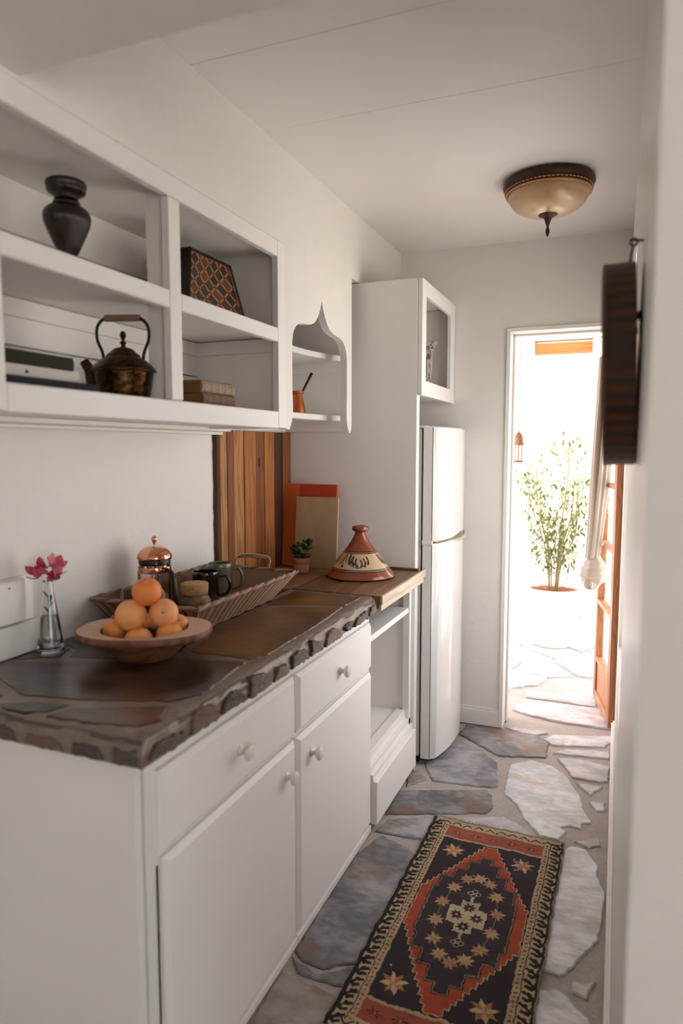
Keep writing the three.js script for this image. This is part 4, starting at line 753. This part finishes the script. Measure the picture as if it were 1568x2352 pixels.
// potted succulent
{
  const t = thing('potted_succulent', 'small succulent in a terracotta pot beside the leaning boards', 'plant', [-1.262, 0.921, -2.658]);
  const terra = std({ color: 0xa8663f, roughness: 0.8 }), band = std({ color: 0xb98873, roughness: 0.75 });
  part('pot', lathe(smoothPts([[0, 0], [0.028, 0], [0.030, 0.004], [0.033, 0.042], [0.036, 0.043], [0.038, 0.066], [0.036, 0.068], [0.034, 0.060], [0, 0.058]], 3), 36), terra, t);
  part('string_wrap', merge([0.010, 0.016, 0.022, 0.028, 0.034, 0.040].map((y) => { const g = new THREE.TorusGeometry(0.0295 + y * 0.07, 0.0028, 6, 36); g.rotateX(Math.PI / 2).translate(0, y, 0); return g; })), band, t, 'pale string wound round the pot');
  part('soil', lathe([[0, 0.0605], [0.034, 0.0605], [0.034, 0.055]], 24), std({ color: 0x2a1c14, roughness: 1 }), t);
  const gr = [0x2f3a1e, 0x43502a, 0x5d6234].map((c) => std({ color: c, roughness: 0.4 })), r = rngOf(66);
  const leaf = (x, y, z, az, el, l, m) => { const g = new THREE.SphereGeometry(1, 10, 8); g.scale(l * 0.34, l * 0.14, l * 0.5); g.translate(0, 0, l * 0.5); g.rotateX(-el).rotateY(az).translate(x, y, z); part('leaf', g, m, t); };
  for (const [sx, sz, h, k] of [[-0.026, 0.008, 0.112, 0], [0.024, -0.010, 0.125, 2], [-0.008, -0.006, 0.105, 1], [0.006, 0.012, 0.085, 1]]) {
    part('stem', rod([sx * 0.4, 0.06, sz * 0.4], [sx, h, sz], 0.0028, 0.002), gr[1], t);
    for (let i = 0; i < 11; i++) leaf(sx * mix(0.5, 1, i / 10), mix(0.072, h, i / 10), sz * mix(0.5, 1, i / 10), i * 2.4 + k, mix(0.15, 1.0, i / 10), 0.031 + r() * 0.014, gr[(k + (i > 7 ? 1 : 0)) % 3]);
  }
}
// tagine
{
  const cv = document.createElement('canvas'); cv.width = 1536; cv.height = 512; const x = cv.getContext('2d');
  const terr = '#8a3a18', cream = '#cdb08a', dk = '#23120d';
  x.fillStyle = terr; x.fillRect(0, 0, 1536, 512);
  const Y = (v) => (1 - v) * 512;   // v along the profile from the base up
  x.fillStyle = cream; x.fillRect(0, Y(0.56), 1536, Y(0.30) - Y(0.56));
  x.fillStyle = dk; for (const v of [0.275, 0.300, 0.560, 0.590]) x.fillRect(0, Y(v) - 4, 1536, v === 0.59 || v === 0.275 ? 7 : 5);
  x.fillStyle = '#8d6f55'; x.fillRect(0, Y(0.292) - 3, 1536, 6); x.fillRect(0, Y(0.578) - 3, 1536, 6);
  x.strokeStyle = dk; x.lineCap = 'round';
  for (let k = 0; k < 4; k++) {
    const cx = k * 384 + 150, by = Y(0.335);
    x.lineWidth = 5; x.beginPath(); x.moveTo(cx - 120, Y(0.40)); x.quadraticCurveTo(cx - 60, by - 8, cx, by); x.quadraticCurveTo(cx + 55, by - 12, cx + 95, Y(0.44)); x.stroke();
    for (const [d, h, w] of [[-108, 0.53, 28], [-68, 0.505, 25], [-28, 0.47, 20], [18, 0.455, 16], [52, 0.48, 16], [88, 0.515, 16]]) { x.lineWidth = w; x.beginPath(); x.moveTo(cx + d, Y(h)); x.quadraticCurveTo(cx + d + (d < 0 ? -18 : 26), Y(h - 0.07), cx + d + (d < 0 ? 18 : 6), Y(Math.max(0.36, h - 0.12))); x.stroke(); }
    x.fillStyle = dk; x.beginPath(); x.ellipse(cx - 165, Y(0.35), 12, 9, 0, 0, 7); x.fill();
    x.strokeStyle = '#7d5a34'; x.lineWidth = 12; x.beginPath(); x.moveTo(cx - 160, Y(0.53)); x.lineTo(cx - 148, Y(0.42)); x.stroke(); x.strokeStyle = dk;
    x.lineWidth = 9; for (const d of [-215, -195]) { x.beginPath(); x.moveTo(cx + d + 26, Y(0.54)); x.lineTo(cx + d, Y(0.38)); x.stroke(); }
  }
  const map = new THREE.CanvasTexture(cv); map.colorSpace = THREE.SRGBColorSpace; map.wrapS = THREE.RepeatWrapping; map.magFilter = THREE.LinearFilter;
  const m = phys({ map, roughness: 0.14, clearcoat: 0.8, clearcoatRoughness: 0.06 });
  const t = thing('tagine', 'glazed terracotta tagine lid with a painted cream band', 'tagine', [-1.0, 0.9222, -2.688], 1.25);
  part('cone', lathe([[0.138, 0.0], [0.146, 0.003], [0.147, 0.007], [0.138, 0.018], [0.1235, 0.036], [0.109, 0.056], [0.096, 0.073], [0.083, 0.089], [0.070, 0.105], [0.0575, 0.122], [0.046, 0.138], [0.034, 0.158], [0.026, 0.174], [0.0225, 0.181], [0.021, 0.186]], 72), m, t);
  part('knob', lathe(smoothPts([[0.020, 0.184], [0.024, 0.187], [0.0335, 0.194], [0.0355, 0.202], [0.033, 0.210], [0.026, 0.213], [0.020, 0.209], [0, 0.203]], 5), 44), phys({ color: 0x8e3c1a, roughness: 0.14, clearcoat: 0.8, clearcoatRoughness: 0.08 }), t, 'glazed terracotta knob');
}
// switch plate
{
  const t = thing('outlet_cover', 'white outlet cover on the wall above the bud vase', 'outlet', [XL, 1.0, -1.22]);
  wpart('plate', B(XL, XL + 0.008, 1.006, 1.128, -1.365, -1.12, 0.003), mPaint, t); wpart('flap', B(XL + 0.008, XL + 0.026, 1.010, 1.124, -1.322, -1.215, 0.005), mPaint, t); wpart('flap', B(XL + 0.008, XL + 0.022, 1.010, 1.124, -1.205, -1.125, 0.005), mPaint, t);
  wpart('screw', (() => { const g = new THREE.CylinderGeometry(0.0025, 0.0025, 0.002, 12); g.rotateZ(Math.PI / 2).translate(XL + 0.0265, 1.105, -1.27); return g; })(), mSilver, t);
}

// ───────────────────────── things on the shelves ─────────────────────────
{
  const t = thing('urn', 'dark turned wooden urn on the upper shelf', 'urn', [-1.252, 1.8685, -1.333]);
  part('body', lathe(smoothPts([[0, 0], [0.030, 0], [0.029, 0.006], [0.017, 0.022], [0.015, 0.040], [0.028, 0.072], [0.046, 0.112], [0.055, 0.140], [0.052, 0.158], [0.038, 0.170], [0.030, 0.174]], 5), 44), mDarkWood, t);
  part('neck', lathe(smoothPts([[0.029, 0.172], [0.032, 0.177], [0.029, 0.183], [0.0275, 0.189], [0.033, 0.197], [0.044, 0.204], [0.046, 0.214], [0.0475, 0.222], [0.044, 0.228], [0.038, 0.229], [0.034, 0.222], [0, 0.216]], 5), 44), mDarkWood, t);
}
{
  const cv = document.createElement('canvas'); cv.width = 640; cv.height = 512; const x = cv.getContext('2d');
  x.fillStyle = '#2a1711'; x.fillRect(0, 0, 640, 512); const r = rngOf(5), cw = 150, chh = 128;
  for (let j = -1; j < 14; j++) for (let i = -1; i < 9; i++) {
    const cx = (i + (j % 2 ? 0.5 : 0)) * cw, cy = j * chh / 2, c = ['#1d1413', '#241818', '#4a2413', '#5e3016', '#2c1a15'][Math.floor(r() * 5)];
    x.fillStyle = c; x.beginPath(); x.moveTo(cx, cy - chh / 2); x.lineTo(cx + cw / 2, cy); x.lineTo(cx, cy + chh / 2); x.lineTo(cx - cw / 2, cy); x.fill();
    x.lineCap = 'butt'; x.lineWidth = 15; x.strokeStyle = '#b06a35'; x.beginPath(); x.moveTo(cx - cw * 0.44, cy - 4); x.lineTo(cx - cw * 0.07, cy - chh * 0.43); x.stroke(); x.strokeStyle = '#c07f45'; x.beginPath(); x.moveTo(cx + cw * 0.07, cy - chh * 0.43); x.lineTo(cx + cw * 0.44, cy - 4); x.stroke();
  }
  x.lineWidth = 16; x.strokeStyle = '#2a1610'; x.strokeRect(8, 8, 624, 496); x.lineWidth = 5; x.strokeStyle = '#a26a3c'; x.strokeRect(19, 19, 602, 474);
  const map = new THREE.CanvasTexture(cv); map.colorSpace = THREE.SRGBColorSpace; map.magFilter = THREE.LinearFilter;
  const mF = std({ map, roughness: 0.4 });
  const t = thing('inlaid_box', 'tapered box with an orange and black lozenge pattern on the upper shelf', 'box', [-1.255, 1.8688, -1.878]);
  const hb = [0.085, 0.165], ht = [0.058, 0.112], h = 0.182, q = (a, b, c, d) => { const g = new THREE.BufferGeometry(); g.setAttribute('position', new THREE.Float32BufferAttribute([...a, ...b, ...c, ...a, ...c, ...d], 3)); g.setAttribute('uv', new THREE.Float32BufferAttribute([0, 0, 1, 0, 1, 1, 0, 0, 1, 1, 0, 1], 2)); g.computeVertexNormals(); return g; };
  const bt = (sx, sz) => [sx * hb[0], 0, sz * hb[1]], tp = (sx, sz) => [sx * ht[0] - 0.0, h, sz * ht[1]];
  const trap = (g, wb, wt) => { const u = g.attributes.uv, k = (1 - wt / wb) / 2; u.setXY(2, 1 - k, 1); u.setXY(4, 1 - k, 1); u.setXY(5, k, 1); return g; };
  part('front_panel', q(bt(1, 1), bt(1, -1), tp(1, -1), tp(1, 1)), mF, t); part('back_panel', q(bt(-1, -1), bt(-1, 1), tp(-1, 1), tp(-1, -1)), mF, t);
  part('side_panel', q(bt(-1, 1), bt(1, 1), tp(1, 1), tp(-1, 1)), mDarkWood, t); part('side_panel', q(bt(1, -1), bt(-1, -1), tp(-1, -1), tp(1, -1)), mDarkWood, t);
  part('top', q(tp(1, 1), tp(1, -1), tp(-1, -1), tp(-1, 1)), mDarkWood, t);
  const edges = [[bt(1, 1), tp(1, 1)], [bt(1, -1), tp(1, -1)], [tp(1, 1), tp(1, -1)], [bt(-1, 1), tp(-1, 1)], [bt(-1, -1), tp(-1, -1)], [tp(-1, 1), tp(-1, -1)], [tp(1, 1), tp(-1, 1)], [tp(1, -1), tp(-1, -1)], [bt(1, 1), bt(1, -1)]];
  part('edging', merge(edges.map(([a, b]) => rod(a, b, 0.005, 0.005, 8))), mDarkWood, t);
}
{
  const t = thing('kettle', 'old brass kettle with an arched handle on the lower shelf', 'kettle', [-1.215, 1.5905, -1.478], Math.PI + 0.36);   // local +x is the spout
  part('body', lathe(smoothPts([[0, 0], [0.058, 0], [0.064, 0.004], [0.070, 0.030], [0.076, 0.064], [0.079, 0.070], [0.083, 0.069], [0.083, 0.074], [0.076, 0.084], [0.058, 0.100], [0.040, 0.110], [0.036, 0.112]], 5), 56), mBrassOld, t);
  part('lid', lathe(smoothPts([[0.044, 0.107], [0.044, 0.111], [0.034, 0.120], [0.022, 0.130], [0.008, 0.134], [0.005, 0.140], [0.009, 0.145], [0.005, 0.150], [0.0035, 0.153], [0.008, 0.162], [0.006, 0.172], [0, 0.177]], 4), 36), mBrassOld, t);
  part('spout', (() => { const c = new THREE.CatmullRomCurve3([V3(0.058, 0.018, 0), V3(0.080, 0.040, 0), V3(0.090, 0.075, 0), V3(0.104, 0.098, 0)]), g = new THREE.TubeGeometry(c, 24, 0.014, 12), p = g.attributes.position; for (let i = 0; i < p.count; i++) { const y = p.getY(i), k = mix(1.5, 0.8, clamp((y - 0.02) / 0.09)), s = Math.floor(i / 13) / 24, o = c.getPoint(clamp(s)); p.setXYZ(i, o.x + (p.getX(i) - o.x) * k, o.y + (y - o.y) * k, p.getZ(i) * k); } g.computeVertexNormals(); return g; })(), mBrassOld, t);
  part('handle', tube([[0.052, 0.098, 0], [0.055, 0.120, 0], [0.068, 0.155, 0], [0.066, 0.188, 0], [0.048, 0.207, 0], [0.0, 0.211, 0], [-0.048, 0.207, 0], [-0.066, 0.188, 0], [-0.068, 0.155, 0], [-0.055, 0.120, 0], [-0.052, 0.098, 0]], 0.0042, 80, 8), mIron, t);
  part('grip', rod([-0.046, 0.209, 0], [0.046, 0.209, 0], 0.009, 0.009, 16), std({ color: 0x9c7a68, roughness: 0.3, metalness: 0.4 }), t, 'polished rod grip');
}
// books
function book(label, at, turn, [w, h, d], cover, page, group, o = {}) {   // w across the spine direction, d along the spine, lying flat
  const t = thing('book', label, 'book', at, turn, group);
  const c = 0.0025;
  part('cover', merge([B(-w, 0, 0, c, -d / 2, d / 2, 0.001), B(-w, 0, h - c, h, -d / 2, d / 2, 0.001)]), cover, t);
  const sp = new THREE.CylinderGeometry(h / 2, h / 2, d, 16, 1, false, 0, Math.PI); sp.rotateX(Math.PI / 2).rotateZ(-Math.PI / 2).rotateZ(Math.PI / 2); sp.scale(o.round ?? 0.5, 1, 1);
  sp.translate(0, h / 2, 0);
  part('spine', sp, o.spine ?? cover, t);
  part('pages', B(-w + 0.003, -0.001, c, h - c, -d / 2 + 0.003, d / 2 - 0.003, 0), page, t);
  if (o.mark) part('emblem', (() => { const g = new THREE.SphereGeometry(0.004, 10, 6); g.scale(0.1, 1, 1.3); g.translate(h / 2 * (o.round ?? 0.5) + 0.0002, h / 2, 0.03); return g; })(), mIron, t, 'small dark emblem');
  return t;
}
const pg = std({ color: 0xd8cbb5, roughness: 0.9 }), pgOld = std({ color: 0x8a5a34, roughness: 0.85, bumpMap: rep(brushBump, 0.3, 0.01), bumpScale: 0.0005 });
{
  const G = 'books stacked at the end of the lower shelf';
  book('thin navy book at the bottom of the stack', [-1.13, 1.5892, -1.152], 0.0, [0.20, 0.018, 0.27], std({ color: 0x231f2c, roughness: 0.85 }), pg, G, { round: 0.2 });
  book('white paperback in the middle of the stack', [-1.165, 1.6074, -1.137], 0.0, [0.17, 0.028, 0.245], std({ color: 0xd6cdc4, roughness: 0.55 }), pg, G, { round: 0.15, mark: 1 });
  book('dark green hardback on top of the stack', [-1.172, 1.6356, -1.131], 0.0, [0.16, 0.031, 0.235], std({ color: 0x26241a, roughness: 0.85 }), pg, G, { round: 0.3 });
  const leather = (a, b, s) => std({ map: rep(tex(128, 128, (u, v) => mix3(hex(a), hex(b), sstep(0.3, 0.75, fbmOf(s)(u, v, 6, 8, 4)))), 0.2, 0.2), roughness: 0.55, bumpMap: rep(slateBump, 0.08, 0.08), bumpScale: 0.0008 });
  const G2 = 'old leather books on the lower shelf';
  book('worn brown leather book lying under the other one', [-1.15, 1.5892, -1.828], 0.03, [0.14, 0.037, 0.188], leather(0x8a6650, 0x4a2c20, 7), pgOld, G2, { round: 0.55 });
  book('pale tan leather book lying on top of the darker one', [-1.153, 1.6264, -1.832], -0.02, [0.135, 0.037, 0.182], leather(0xb09a82, 0x80644e, 9), pgOld, G2, { round: 0.5 });
}
{
  const t = thing('candlestick', 'small dark turned candlestick behind the cabinet stile', 'candlestick', [-1.23, 1.5888, -1.685]);
  part('base', lathe(smoothPts([[0, 0], [0.028, 0], [0.028, 0.006], [0.012, 0.012], [0.007, 0.018]], 4), 28), mBronze, t);
  part('stem', lathe(smoothPts([[0.007, 0.016], [0.012, 0.024], [0.008, 0.032], [0.009, 0.055], [0.014, 0.062], [0.009, 0.068]], 4), 24), mBronze, t);
  part('cup', lathe(smoothPts([[0.008, 0.066], [0.014, 0.072], [0.024, 0.080], [0.025, 0.084], [0.012, 0.084], [0, 0.078]], 4), 28), mBronze, t);
}
{
  const t = thing('copper_cezve', 'small copper coffee pot with a long dark handle in the arched niche', 'coffee pot', [-1.275, 1.6075, -2.655]);
  part('body', lathe(smoothPts([[0, 0], [0.034, 0], [0.036, 0.004], [0.030, 0.040], [0.0225, 0.075], [0.0225, 0.080], [0.028, 0.088], [0.028, 0.095], [0.026, 0.095], [0.020, 0.080], [0, 0.074]], 5), 40), mCopperOld, t);
  part('handle', rod([0.012, 0.082, -0.012], [0.055, 0.172, -0.03], 0.0045, 0.0062, 10), mIron, t, 'long dark handle');
}
{
  const t = thing('silver_vase', 'embossed silver vase with a flared mouth in the cabinet over the refrigerator', 'vase', [-0.85, 1.753, -3.19]);
  part('body', lathe(smoothPts([[0, 0], [0.030, 0], [0.031, 0.006], [0.022, 0.016], [0.021, 0.06], [0.0225, 0.13], [0.024, 0.158], [0.030, 0.164], [0.0295, 0.176], [0.036, 0.190], [0.046, 0.203], [0.043, 0.203], [0.026, 0.176], [0, 0.170]], 5), 40), mSilver, t);
}

// ───────────────────────── the drum on the right wall ─────────────────────────
{
  const hoopTex = rep(tex(1024, 128, (u, v) => { const n = F(u, v, 40, 4, 4), m = F2(u, v, 22, 3, 3), d = Math.abs(((u * 46 + m * 0.5) % 1) - 0.5) * 2, e = Math.abs(v - 0.38) * 2.4; let c = mix3(hex(0x3d2419), hex(0x241510), n); c = mix3(c, hex(0x8a4a24), 0.55 * sstep(0.9, 0.3, Math.hypot(d, e)) * sstep(0.3, 0.6, m)); return mix3(c, hex(0x22120d), 0.5 * sstep(0.62, 0.72, v)); }), 1, 1);
  const mHoop = std({ map: hoopTex, roughness: 0.5 });
  const t = thing('frame_drum', 'dark carved frame drum hanging edge-on against the right wall', 'drum', [-0.004, 1.613, -1.40], 0);
  const R0 = 0.183, w = 0.027;
  const hoop = lathe([[R0, -w], [R0 + 0.001, -w + 0.003], [R0 + 0.001, w - 0.003], [R0, w], [R0 - 0.009, w], [R0 - 0.009, -w], [R0, -w]], 96); hoop.rotateZ(-Math.PI / 2);
  const tilt = (g) => { g.rotateZ(0.03); return g; };
  part('hoop', tilt(hoop), mHoop, t, 'dark carved wooden hoop');
  part('skin', tilt((() => { const g = lathe([[0, -w - 0.001], [R0 - 0.004, -w - 0.001], [R0 + 0.0016, -w], [R0 + 0.0016, -w + 0.006]], 96); g.rotateZ(-Math.PI / 2); return g; })()), std({ color: 0x6b5140, roughness: 0.7 }), t, 'stretched hide');
  part('hanging_cord', merge([tube([[0.012, 0.18, 0], [0.013, 0.20, 0], [0.016, 0.217, 0]], 0.0022, 16, 6), (() => { const g = new THREE.TorusGeometry(0.006, 0.002, 8, 20); g.translate(0.017, 0.224, 0); return g; })()]), mIron, t);
  const pegs = []; for (const a of [2.6, 0.4, 4.6]) { const y = Math.sin(a) * R0 * 0.9, z = Math.cos(a) * R0 * 0.9; pegs.push(rod([w - 0.004, y, z], [w + 0.008, y, z], 0.007, 0.007, 10)); }
  part('peg', tilt(merge(pegs)), mIron, t);
  solo('wall_nail', rod([XR, 1.838, -1.40], [0.006, 1.842, -1.40], 0.0025, 0.002, 8), mIron, 'small iron nail holding the drum cord', 'nail');
}

// ───────────────────────── garden door ─────────────────────────
{
  const o = new THREE.Group(); o.name = 'door_1'; o.position.set(0.018, 0.012, -3.70); o.rotation.y = Math.PI / 2 + 0.18; o.userData = { kind: 'structure', label: 'glazed wooden door standing open to the garden', category: 'door' }; scene.add(o);
  // local +x runs from the hinge to the free edge
  const Wd = 0.50, Hh = 1.99, th = 0.02, S = 0.062, G = (a, b, c, d, ax, i) => uvGrain(B(a, b, c, d, -th, th, 0.003), ax, i * 0.23, i * 0.4);
  part('stile', G(0, S, 0, Hh, 1, 0), mDoorWood[0], o); part('stile', G(Wd - S, Wd, 0, Hh, 1, 1), mDoorWood[0], o);
  part('rail', G(S, Wd - S, 0, 0.05, 0, 2), mDoorWood[1], o); part('rail', G(S, Wd - S, Hh - 0.09, Hh, 0, 3), mDoorWood[1], o); part('rail', G(S, Wd - S, 0.225, 0.25, 0, 4), mDoorWood[1], o);
  part('panel', uvGrain(B(S - 0.003, Wd - S + 0.003, 0.05, 0.225, -0.01, 0.01, 0.002), 1, 0.5, 0.5), mDoorWood[1], o);
  const ys = [0.25, 0.575, 0.92, 1.25, 1.575, 1.90];
  for (let i = 1; i < 5; i++) part('muntin', G(S, Wd - S, ys[i] - 0.012, ys[i] + 0.012, 0, i), mDoorWood[1], o);
  for (let i = 0; i < 5; i++) part('pane', B(S, Wd - S, ys[i] + 0.006, ys[i + 1] - 0.006, -0.002, 0.002, 0), mPane, o);
  part('curtain_rod', rod([0.02, 1.95, 0.045], [Wd - 0.02, 1.95, 0.045], 0.006, 0.006, 10), mIron, o);
}
// knotted curtain hanging on the open door
{
  const t = thing('curtain', 'white linen curtain gathered into a knot on the open garden door', 'curtain', [-0.112, 0.66, -4.02]);
  const mC = phys({ color: 0xc2b8ab, roughness: 0.95, transmission: 0.12, thickness: 0, side: THREE.DoubleSide, bumpMap: rep(brushBump, 0.06, 0.06), bumpScale: 0.0004 });
  const sweep = (rows, folds, seed, seg = 96) => {
    const P = [], I = []; rows.forEach(([y, x, z, rx, rz, amp, tw], j) => { for (let i = 0; i < seg; i++) { const a = i / seg * Math.PI * 2, f = 1 + amp * Math.sin(a * folds + tw) + amp * 0.5 * Math.sin(a * (folds - 3) - tw * 1.7 + seed); P.push(x + Math.cos(a) * rx * f, y, z + Math.sin(a) * rz * f); } });
    for (let j = 0; j < rows.length - 1; j++) for (let i = 0; i < seg; i++) { const a = j * seg + i, b = j * seg + (i + 1) % seg, c = a + seg, d = b + seg; I.push(a, c, b, b, c, d); }
    const g = new THREE.BufferGeometry(); g.setAttribute('position', new THREE.Float32BufferAttribute(P, 3)); g.setIndex(I); g.computeVertexNormals(); uvBox(g); return g;
  };
  const rows = []; for (let k = 0; k <= 30; k++) { const s = k / 30, y = mix(0.19, 1.27, s); rows.push([y, mix(-0.004, 0.052, Math.pow(s, 0.8)), mix(0.0, 0.16, s), mix(0.036, 0.046, sstep(0, 0.5, s)), mix(0.035, 0.10, sstep(0, 0.9, s)), mix(0.10, 0.22, s), s * 0.8]); }
  part('drop', sweep(rows, 9, 1), mC, t);
  const kn = []; for (let k = 0; k <= 26; k++) { const s = k / 26, y = mix(0.215, 0.015, s), b = Math.sin(Math.PI * clamp(0.12 + s * 0.80)); kn.push([y, mix(0.012, -0.002, s), 0, 0.078 * b * (0.72 + 0.38 * s), 0.07 * b * (0.75 + 0.35 * s), 0.03, 2.2 * s]); }
  // wrapped tiers round the knot
  kn.forEach((r, k) => { const w = 1 + 0.075 * Math.sin(k * 1.35); r[3] *= w; r[4] *= w; });
  part('knot', sweep(kn, 7, 3), mC, t, 'wrapped knot of cloth');
  part('tail', (() => { const g = sweep([[0.075, -0.012, 0.028, 0.035, 0.03, 0.05, 0], [0.05, -0.014, 0.038, 0.032, 0.03, 0.10, 0.6], [0.03, -0.012, 0.040, 0.024, 0.024, 0.15, 1.2], [0.018, -0.010, 0.036, 0.010, 0.010, 0.2, 1.6]], 6, 2, 48); return g; })(), mC, t);
}

// ───────────────────────── courtyard ─────────────────────────
struct('ground', B(-30, 30, -0.4, -0.03, -30, 30, 0), std({ color: 0xc9c0b4, roughness: 0.95, bumpMap: rep(plasterBump, 1.5, 1.5), bumpScale: 0.01 }), 'pale bare ground around the house', 'ground');
{
  const pav = struct('patio', B(-3.5, 2.5, -0.2, -0.008, -6.25, -3.70, 0), mMortar, 'pale flagstone patio outside the doorway', 'patio');
  const fixed = [[[-0.501, -3.809], [-0.46, -3.992], [-0.05, -3.992], [-0.004, -3.832], [0.022, -3.722], [-0.208, -3.72], [-0.386, -3.752]], [[-0.468, -4.137], [-0.085, -4.277], [-0.068, -4.021], [-0.454, -4.033]]];
  const all = [...fixed]; for (const c of voronoi(-3.4, 2.4, -6.2, -3.73, 0.42, 0.26, 71, 0.012)) if (!fixed.some((f) => near(c, f, 0.008))) all.push(c);
  const r = rngOf(8); all.forEach((p, i) => { const o = part('flagstone', slabXZ(roughPoly(p, 0.005, 0.03, r), -0.02, 0.001 + r() * 0.004, 0.004), mPale[i % 2], pav); o.name = i ? 'flagstone_' + String(i).padStart(3, '0') : 'flagstone'; });
}
solo('porch_roof', merge([uvGrain(B(-2.6, 1.6, 2.42, 2.48, -4.8, -3.705, 0.004), 0, 0, 0), ...[-1.9, -1.0, -0.1, 0.8].map((x) => uvGrain(B(x, x + 0.07, 2.34, 2.42, -4.77, -3.705, 0.004), 2, 0, 0))]), mBeam, 'wooden porch roof above the garden doorway', 'roof');
const mStucco = std({ color: 0xece6dd, roughness: 0.9, bumpMap: rep(plasterBump, 0.8, 0.8), bumpScale: 0.01 });
solo('garden_wall', B(-3.6, 2.6, -0.05, 2.9, -6.5, -6.25, 0.01), mStucco, 'tall white courtyard wall behind the potted shrub', 'wall');
{
  const t = thing('pergola', 'wooden pergola beam on white posts across the courtyard', 'pergola', [-0.44, 0, -5.9]);
  wpart('beam', uvGrain(B(-0.66, -0.215, 2.225, 2.305, -5.93, -5.83, 0.004), 0, 0, 0), mBeam, t, 'orange-brown wooden beam');
  wpart('post', B(-0.90, -0.66, 0, 2.33, -6.0, -5.80, 0.01), mStucco, t); wpart('post', B(-0.215, 0.03, 0, 2.33, -6.0, -5.80, 0.01), mStucco, t);
  wpart('cap', B(-1.2, 0.35, 2.33, 2.39, -6.24, -5.45, 0.006), mStucco, t, 'white overhanging slab');
}
{
  const t = thing('potted_shrub', 'leafy green climbing shrub in a large pale pot in the courtyard', 'shrub', [-0.412, 0.004, -5.22]);
  const mPot = std({ color: 0xe2d8ca, roughness: 0.85, bumpMap: rep(plasterBump, 0.3, 0.3), bumpScale: 0.004 }), r = rngOf(18);
  part('pot', lathe(smoothPts([[0, 0], [0.125, 0], [0.135, 0.012], [0.162, 0.09], [0.168, 0.10], [0.166, 0.112], [0.188, 0.24], [0.197, 0.36], [0.200, 0.39], [0.210, 0.395], [0.212, 0.43], [0.200, 0.437], [0.192, 0.42], [0.19, 0.40]], 4), 56), mPot, t);
  part('soil', lathe([[0, 0.405], [0.1, 0.41], [0.193, 0.402]], 32), std({ color: 0x8a5330, roughness: 1, bumpMap: rep(plasterBump, 0.1, 0.1), bumpScale: 0.01 }), t, 'reddish soil');
  const mStem = std({ color: 0x7d7440, roughness: 0.8 }), stems = [];
  for (let k = 0; k < 9; k++) { const a = k / 9 * 6.28 + r(), q = 0.05 + r() * 0.2, h = 0.85 + r() * 0.75, x1 = Math.cos(a) * q, z1 = Math.sin(a) * q * 0.7; const pts = [[Math.cos(a) * 0.03, 0.40, Math.sin(a) * 0.03], [x1 * 0.35, 0.40 + (h - 0.4) * 0.35, z1 * 0.4], [x1 * 0.9, 0.40 + (h - 0.4) * 0.7, z1], [x1, h, z1]]; stems.push(pts.map((p) => V3(...p))); part('stem', tube(pts, 0.005, 24, 6), mStem, t); }
  const mats = [0x5f6e26, 0x74822f, 0x4c5a20].map((c) => phys({ color: c, roughness: 0.55, transmission: 0.35, thickness: 0, side: THREE.DoubleSide }));
  const leaves = [[], [], []];
  const leaf = (l) => { const s = new THREE.Shape(); s.moveTo(0, 0); s.quadraticCurveTo(l * 0.42, l * 0.4, 0, l); s.quadraticCurveTo(-l * 0.42, l * 0.4, 0, 0); const g = new THREE.ShapeGeometry(s, 3), p = g.attributes.position; for (let i = 0; i < p.count; i++) p.setZ(i, Math.abs(p.getX(i)) * 0.4 - p.getY(i) * p.getY(i) * 3); g.computeVertexNormals(); return g; };
  for (const st of stems) { const c = new THREE.CatmullRomCurve3(st); for (let k = 0; k < 130; k++) { const s = 0.18 + 0.82 * Math.pow(r(), 0.9), p = c.getPoint(s), sp = 0.11; const g = leaf(0.026 + r() * 0.026); g.rotateX(r() * 2 - 0.4).rotateY(r() * 6.28).rotateZ((r() - 0.5) * 1.6); g.translate(p.x + (r() - 0.5) * 2 * sp, p.y + (r() - 0.5) * 0.08, p.z + (r() - 0.5) * 2 * sp); leaves[Math.floor(r() * 3)].push(g); } }
  leaves.forEach((l, i) => part('foliage', merge(l), mats[i], t, 'small bright green leaves', 'stuff'));
}
{
  const t = thing('hanging_lantern', 'small pierced metal lantern hanging on a chain outside the doorway', 'lantern', [-0.528, 1.381, -4.0]);
  const mL = std({ color: 0x9a7a5c, metalness: 0.6, roughness: 0.45 });
  part('base', lathe(smoothPts([[0, 0], [0.030, 0], [0.032, 0.004], [0.028, 0.010], [0, 0.012]], 3), 24), mL, t);
  for (let k = 0; k < 6; k++) { const a = k * Math.PI / 3 + 0.3; part('post', rod([Math.cos(a) * 0.021, 0.01, Math.sin(a) * 0.021], [Math.cos(a) * 0.022, 0.102, Math.sin(a) * 0.022], 0.0022, 0.0022, 6), mL, t); }
  part('canopy', lathe(smoothPts([[0.030, 0.096], [0.033, 0.100], [0.029, 0.118], [0.026, 0.132], [0.027, 0.136], [0.022, 0.150], [0.012, 0.164], [0.004, 0.172], [0.003, 0.184], [0, 0.190]], 4), 28), mL, t);
  const chain = []; for (let k = 0; k < 62; k++) { const g = new THREE.TorusGeometry(0.007, 0.0013, 5, 10); g.scale(0.6, 1.2, 1); if (k % 2) g.rotateY(Math.PI / 2); g.translate(0, 0.196 + k * 0.0135, 0); chain.push(g); }
  part('chain', merge(chain), mL, t);
  part('hook', rod([0, 1.025, 0], [0, 1.045, 0], 0.003, 0.003, 8), mL, t);
}

scene.traverse((o) => { if (o.isMesh) { o.castShadow = true; o.receiveShadow = true; } });
renderer.render(scene, camera);
